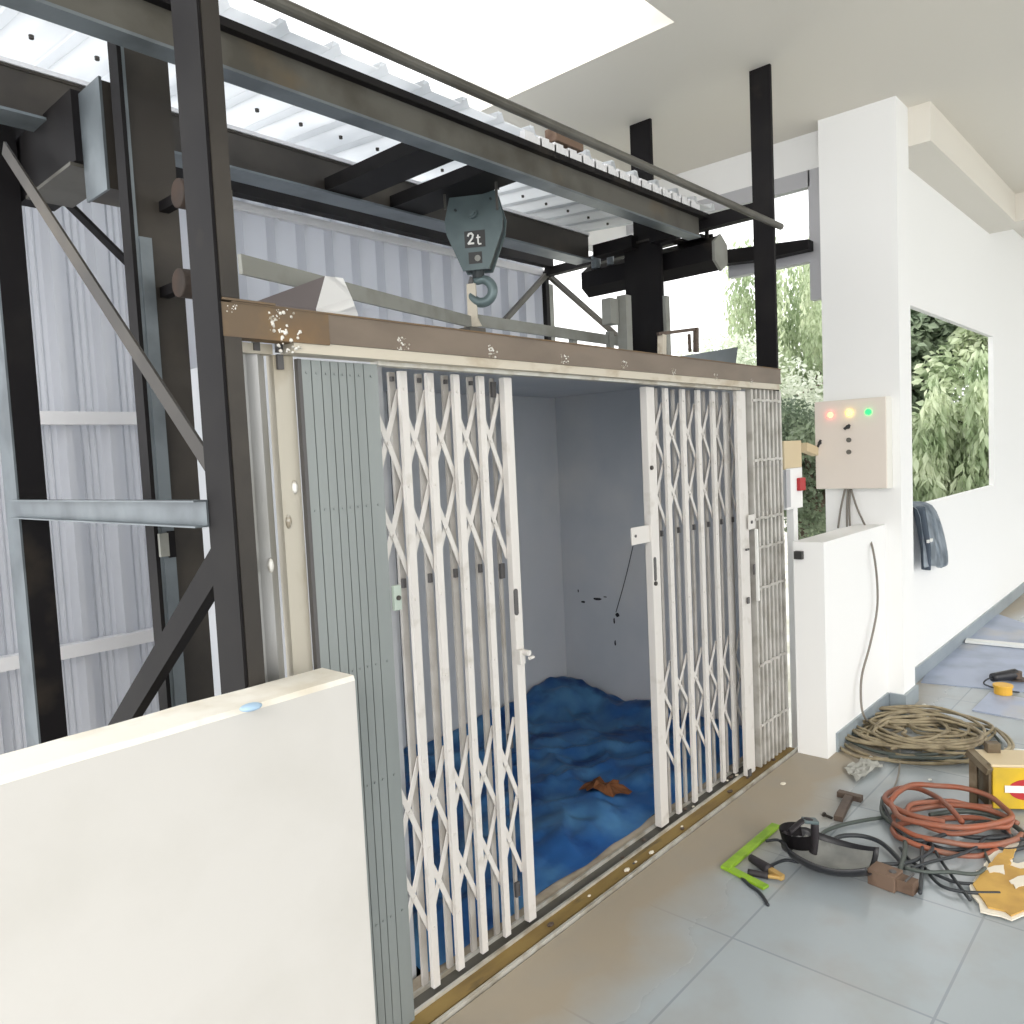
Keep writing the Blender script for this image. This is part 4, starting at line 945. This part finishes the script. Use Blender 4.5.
# torn card
t = thing('torn_cardboard', 'torn yellow-brown cardboard with white edges at the lower right', 'cardboard', fl(1000,880))
o_ = [(972,884),(980,874),(984,868),(992,858),(1003,850),(1015,846),(1010,858),(1006,866),(1018,868),(1030,866),(1050,880),(1045,905),(1010,915),(985,908)]
def jag(pts, amp, seed):
    r = random.Random(seed); out = []
    for k, p in enumerate(pts):
        q = pts[(k+1) % len(pts)]
        for u in (0, .33, .66): out.append((p[0]*(1-u)+q[0]*u + r.uniform(-amp,amp), p[1]*(1-u)+q[1]*u + r.uniform(-amp,amp)*.7))
    return out
b = B(); poly_solid(b, [fl(x+2,y+1,.012) for x, y in jag(o_, 2.2, 3)], (0,0,.006)); obj('card', b, 'card', t)
b = B(); o2 = [(969,886),(978,872),(984,866),(991,855),(1002,848),(1017,843),(1013,858),(1010,864),(1020,864),(1034,862),(1056,880),(1050,908),(1010,920),(982,912)]
poly_solid(b, [fl(x,y,.006) for x, y in jag(o2, 2.0, 5)], (0,0,.005)); obj('paper_layer', b, 'cardwhite', t)
for q in ([(984,868),(1002,866),(1006,874),(990,872)],[(1010,880),(1024,876),(1030,886),(1016,888)]):
    b = B(); poly_solid(b, [fl(x,y,.0185) for x, y in jag(q, 1.8, 8)], (0,0,.002)); obj('white_patch', b, 'cardwhite', t)
# bits on the floor
for (px, py, r_, m_, lab) in ((783,784,.012,'cardwhite','flat white chip on the tiles between sill and T-shaped piece'),(925,725,.008,'paper','x'),(930,780,.008,'white','small white crumb on the floor behind the orange hose'),(924,705,.012,'paper','small white scrap on the floor at the base of the column'),(875,781,.0,'x','x')):
    if lab == 'x': continue
    p = fl(px,py,.003); b = B(); bmesh.ops.create_icosphere(b, subdivisions=2, radius=r_, matrix=Matrix.Translation(p+V((0,0,.002))) @ Matrix.Diagonal((1.5,1,.35,1))); tag(obj('paper_chip', b, m_), lab, 'debris', 'loose crumbs on the floor')
# cap on the near half wall
p = fl(251,708,WT+.004); b = B(); bmesh.ops.create_uvsphere(b, u_segments=18, v_segments=10, radius=.022, matrix=Matrix.Translation((p.x,p.y-.0,WT+.006)) @ Matrix.Diagonal((1.1,.8,.35,1)))
tag(obj('plastic_disc', b, 'bottlecap', smooth=True), 'pale blue plastic disc lying on top of the near half wall', 'plastic disc')

# ------------------------------------------------------------------ trees outside
def tree(x, y, ztop, zbot, rad, nleaf, lm, label, seed, weep=0, size=.13, clumps=26):
    r = random.Random(seed); t = thing('tree', label, 'tree', (x,y,-3.5), 'trees beyond the building')
    b = B(); tube(b, [(x,y,-3.5),(x+.1,y-.1,-2.4),(x-.05,y+.1,zbot),(x,y,zbot*.5+ztop*.5)], .11, 10, 4, lambda u: 1-.75*u)
    for k in range(7):
        a = r.random()*6.28; z = r.uniform(zbot, (ztop+zbot)/2); tube(b, [(x,y,z),(x+math.cos(a)*rad*.4,y+math.sin(a)*rad*.4,z+.4),(x+math.cos(a)*rad*.8,y+math.sin(a)*rad*.8,z+.6)], .04, 6, 3, lambda u: 1-.8*u)
    obj('trunk', b, 'bark', t, smooth=True)
    cs = []
    for k in range(clumps):
        while True:
            u, v, w_ = r.uniform(-1,1), r.uniform(-1,1), r.uniform(-1,1)
            if u*u+v*v+w_*w_ < 1: break
        cs.append(V((x+u*rad, y+v*rad, (ztop+zbot)/2+w_*(ztop-zbot)/2)))
    vs = []; fs = []
    for k in range(nleaf):
        c = r.choice(cs); rr = rad*.36
        d = V((r.gauss(0,1), r.gauss(0,1), r.gauss(0,1))).normalized()*rr*r.random()**.4
        if weep: d.x *= .45; d.y *= .45; d.z = d.z*2.0
        p = c + d
        ax = (V((r.gauss(0,1), r.gauss(0,1), r.gauss(0,.6)-(.5+weep*2.5)))).normalized(); s = ax.cross(V((r.gauss(0,1),r.gauss(0,1),r.gauss(0,1)))).normalized()
        L0_ = size*r.uniform(.6,1.3)*(1.5 if weep else 1); W0 = L0_*(.18 if weep else .27); i = len(vs)
        nn = ax.cross(s)*W0*.3
        vs += [p, p+ax*L0_*.45+s*W0+nn, p+ax*L0_, p+ax*L0_*.45-s*W0+nn]; fs += [(i,i+1,i+2),(i,i+2,i+3)]
    me = bpy.data.meshes.new('foliage'); me.from_pydata([tuple(v) for v in vs], [], fs); me.materials.append(M[lm])
    o = bpy.data.objects.new('foliage', me); COL.objects.link(o); o.parent = t; o.location = -V((x,y,-3.5))
def gp(px, dist):
    d = ray(px, 440); d.z = 0; d.normalize(); return CAM + d*dist
T = [
 (800,10.5,4.0,.7,1.0,26000,'leafB','tall feathery weeping tree seen between the tall front post and the column',1,.055,60),
 (745,9.2,2.6,1.1,1.05,20000,'leafA','pale bushy tree behind the right end of the lift header',0,.06,34),
 (690,12.5,2.9,1.0,1.3,16000,'leafA','small pale tree low in the gap right of the guide column',0,.08,30),
 (812,7.2,1.9,.85,.55,14000,'leafC','dark green bush low between the gate end and the column',0,.05,30)]
for i, (px, d, zt_, zb_, rad, nl, lm, lab, wp, sz, cl) in enumerate(T):
    p = gp(px, d); tree(p.x, p.y, zt_, zb_, rad, nl, lm, lab, i+1, wp, sz, cl)
tree(19.5, 5.4, 5.6, 0.6, 1.7, 14000, 'leafC', 'dark tall tree seen in the upper part of the window', 5, 0, .24, 46)
tree(15.8, 3.6, 2.7, -2.0, 1.25, 13000, 'leafB', 'long-leaved pale green tree filling the lower part of the window', 6, 1, .17, 50)
tree(18.2, 3.4, 4.6, -1.0, 1.3, 10000, 'leafB', 'broad green tree behind the right side of the window', 7, 0, .22, 40)
tree(13.6, 4.7, 1.6, -2.5, .9, 9000, 'leafC', 'low dark tree at the left edge of the window, beside the jacket', 8, 0, .13, 34)
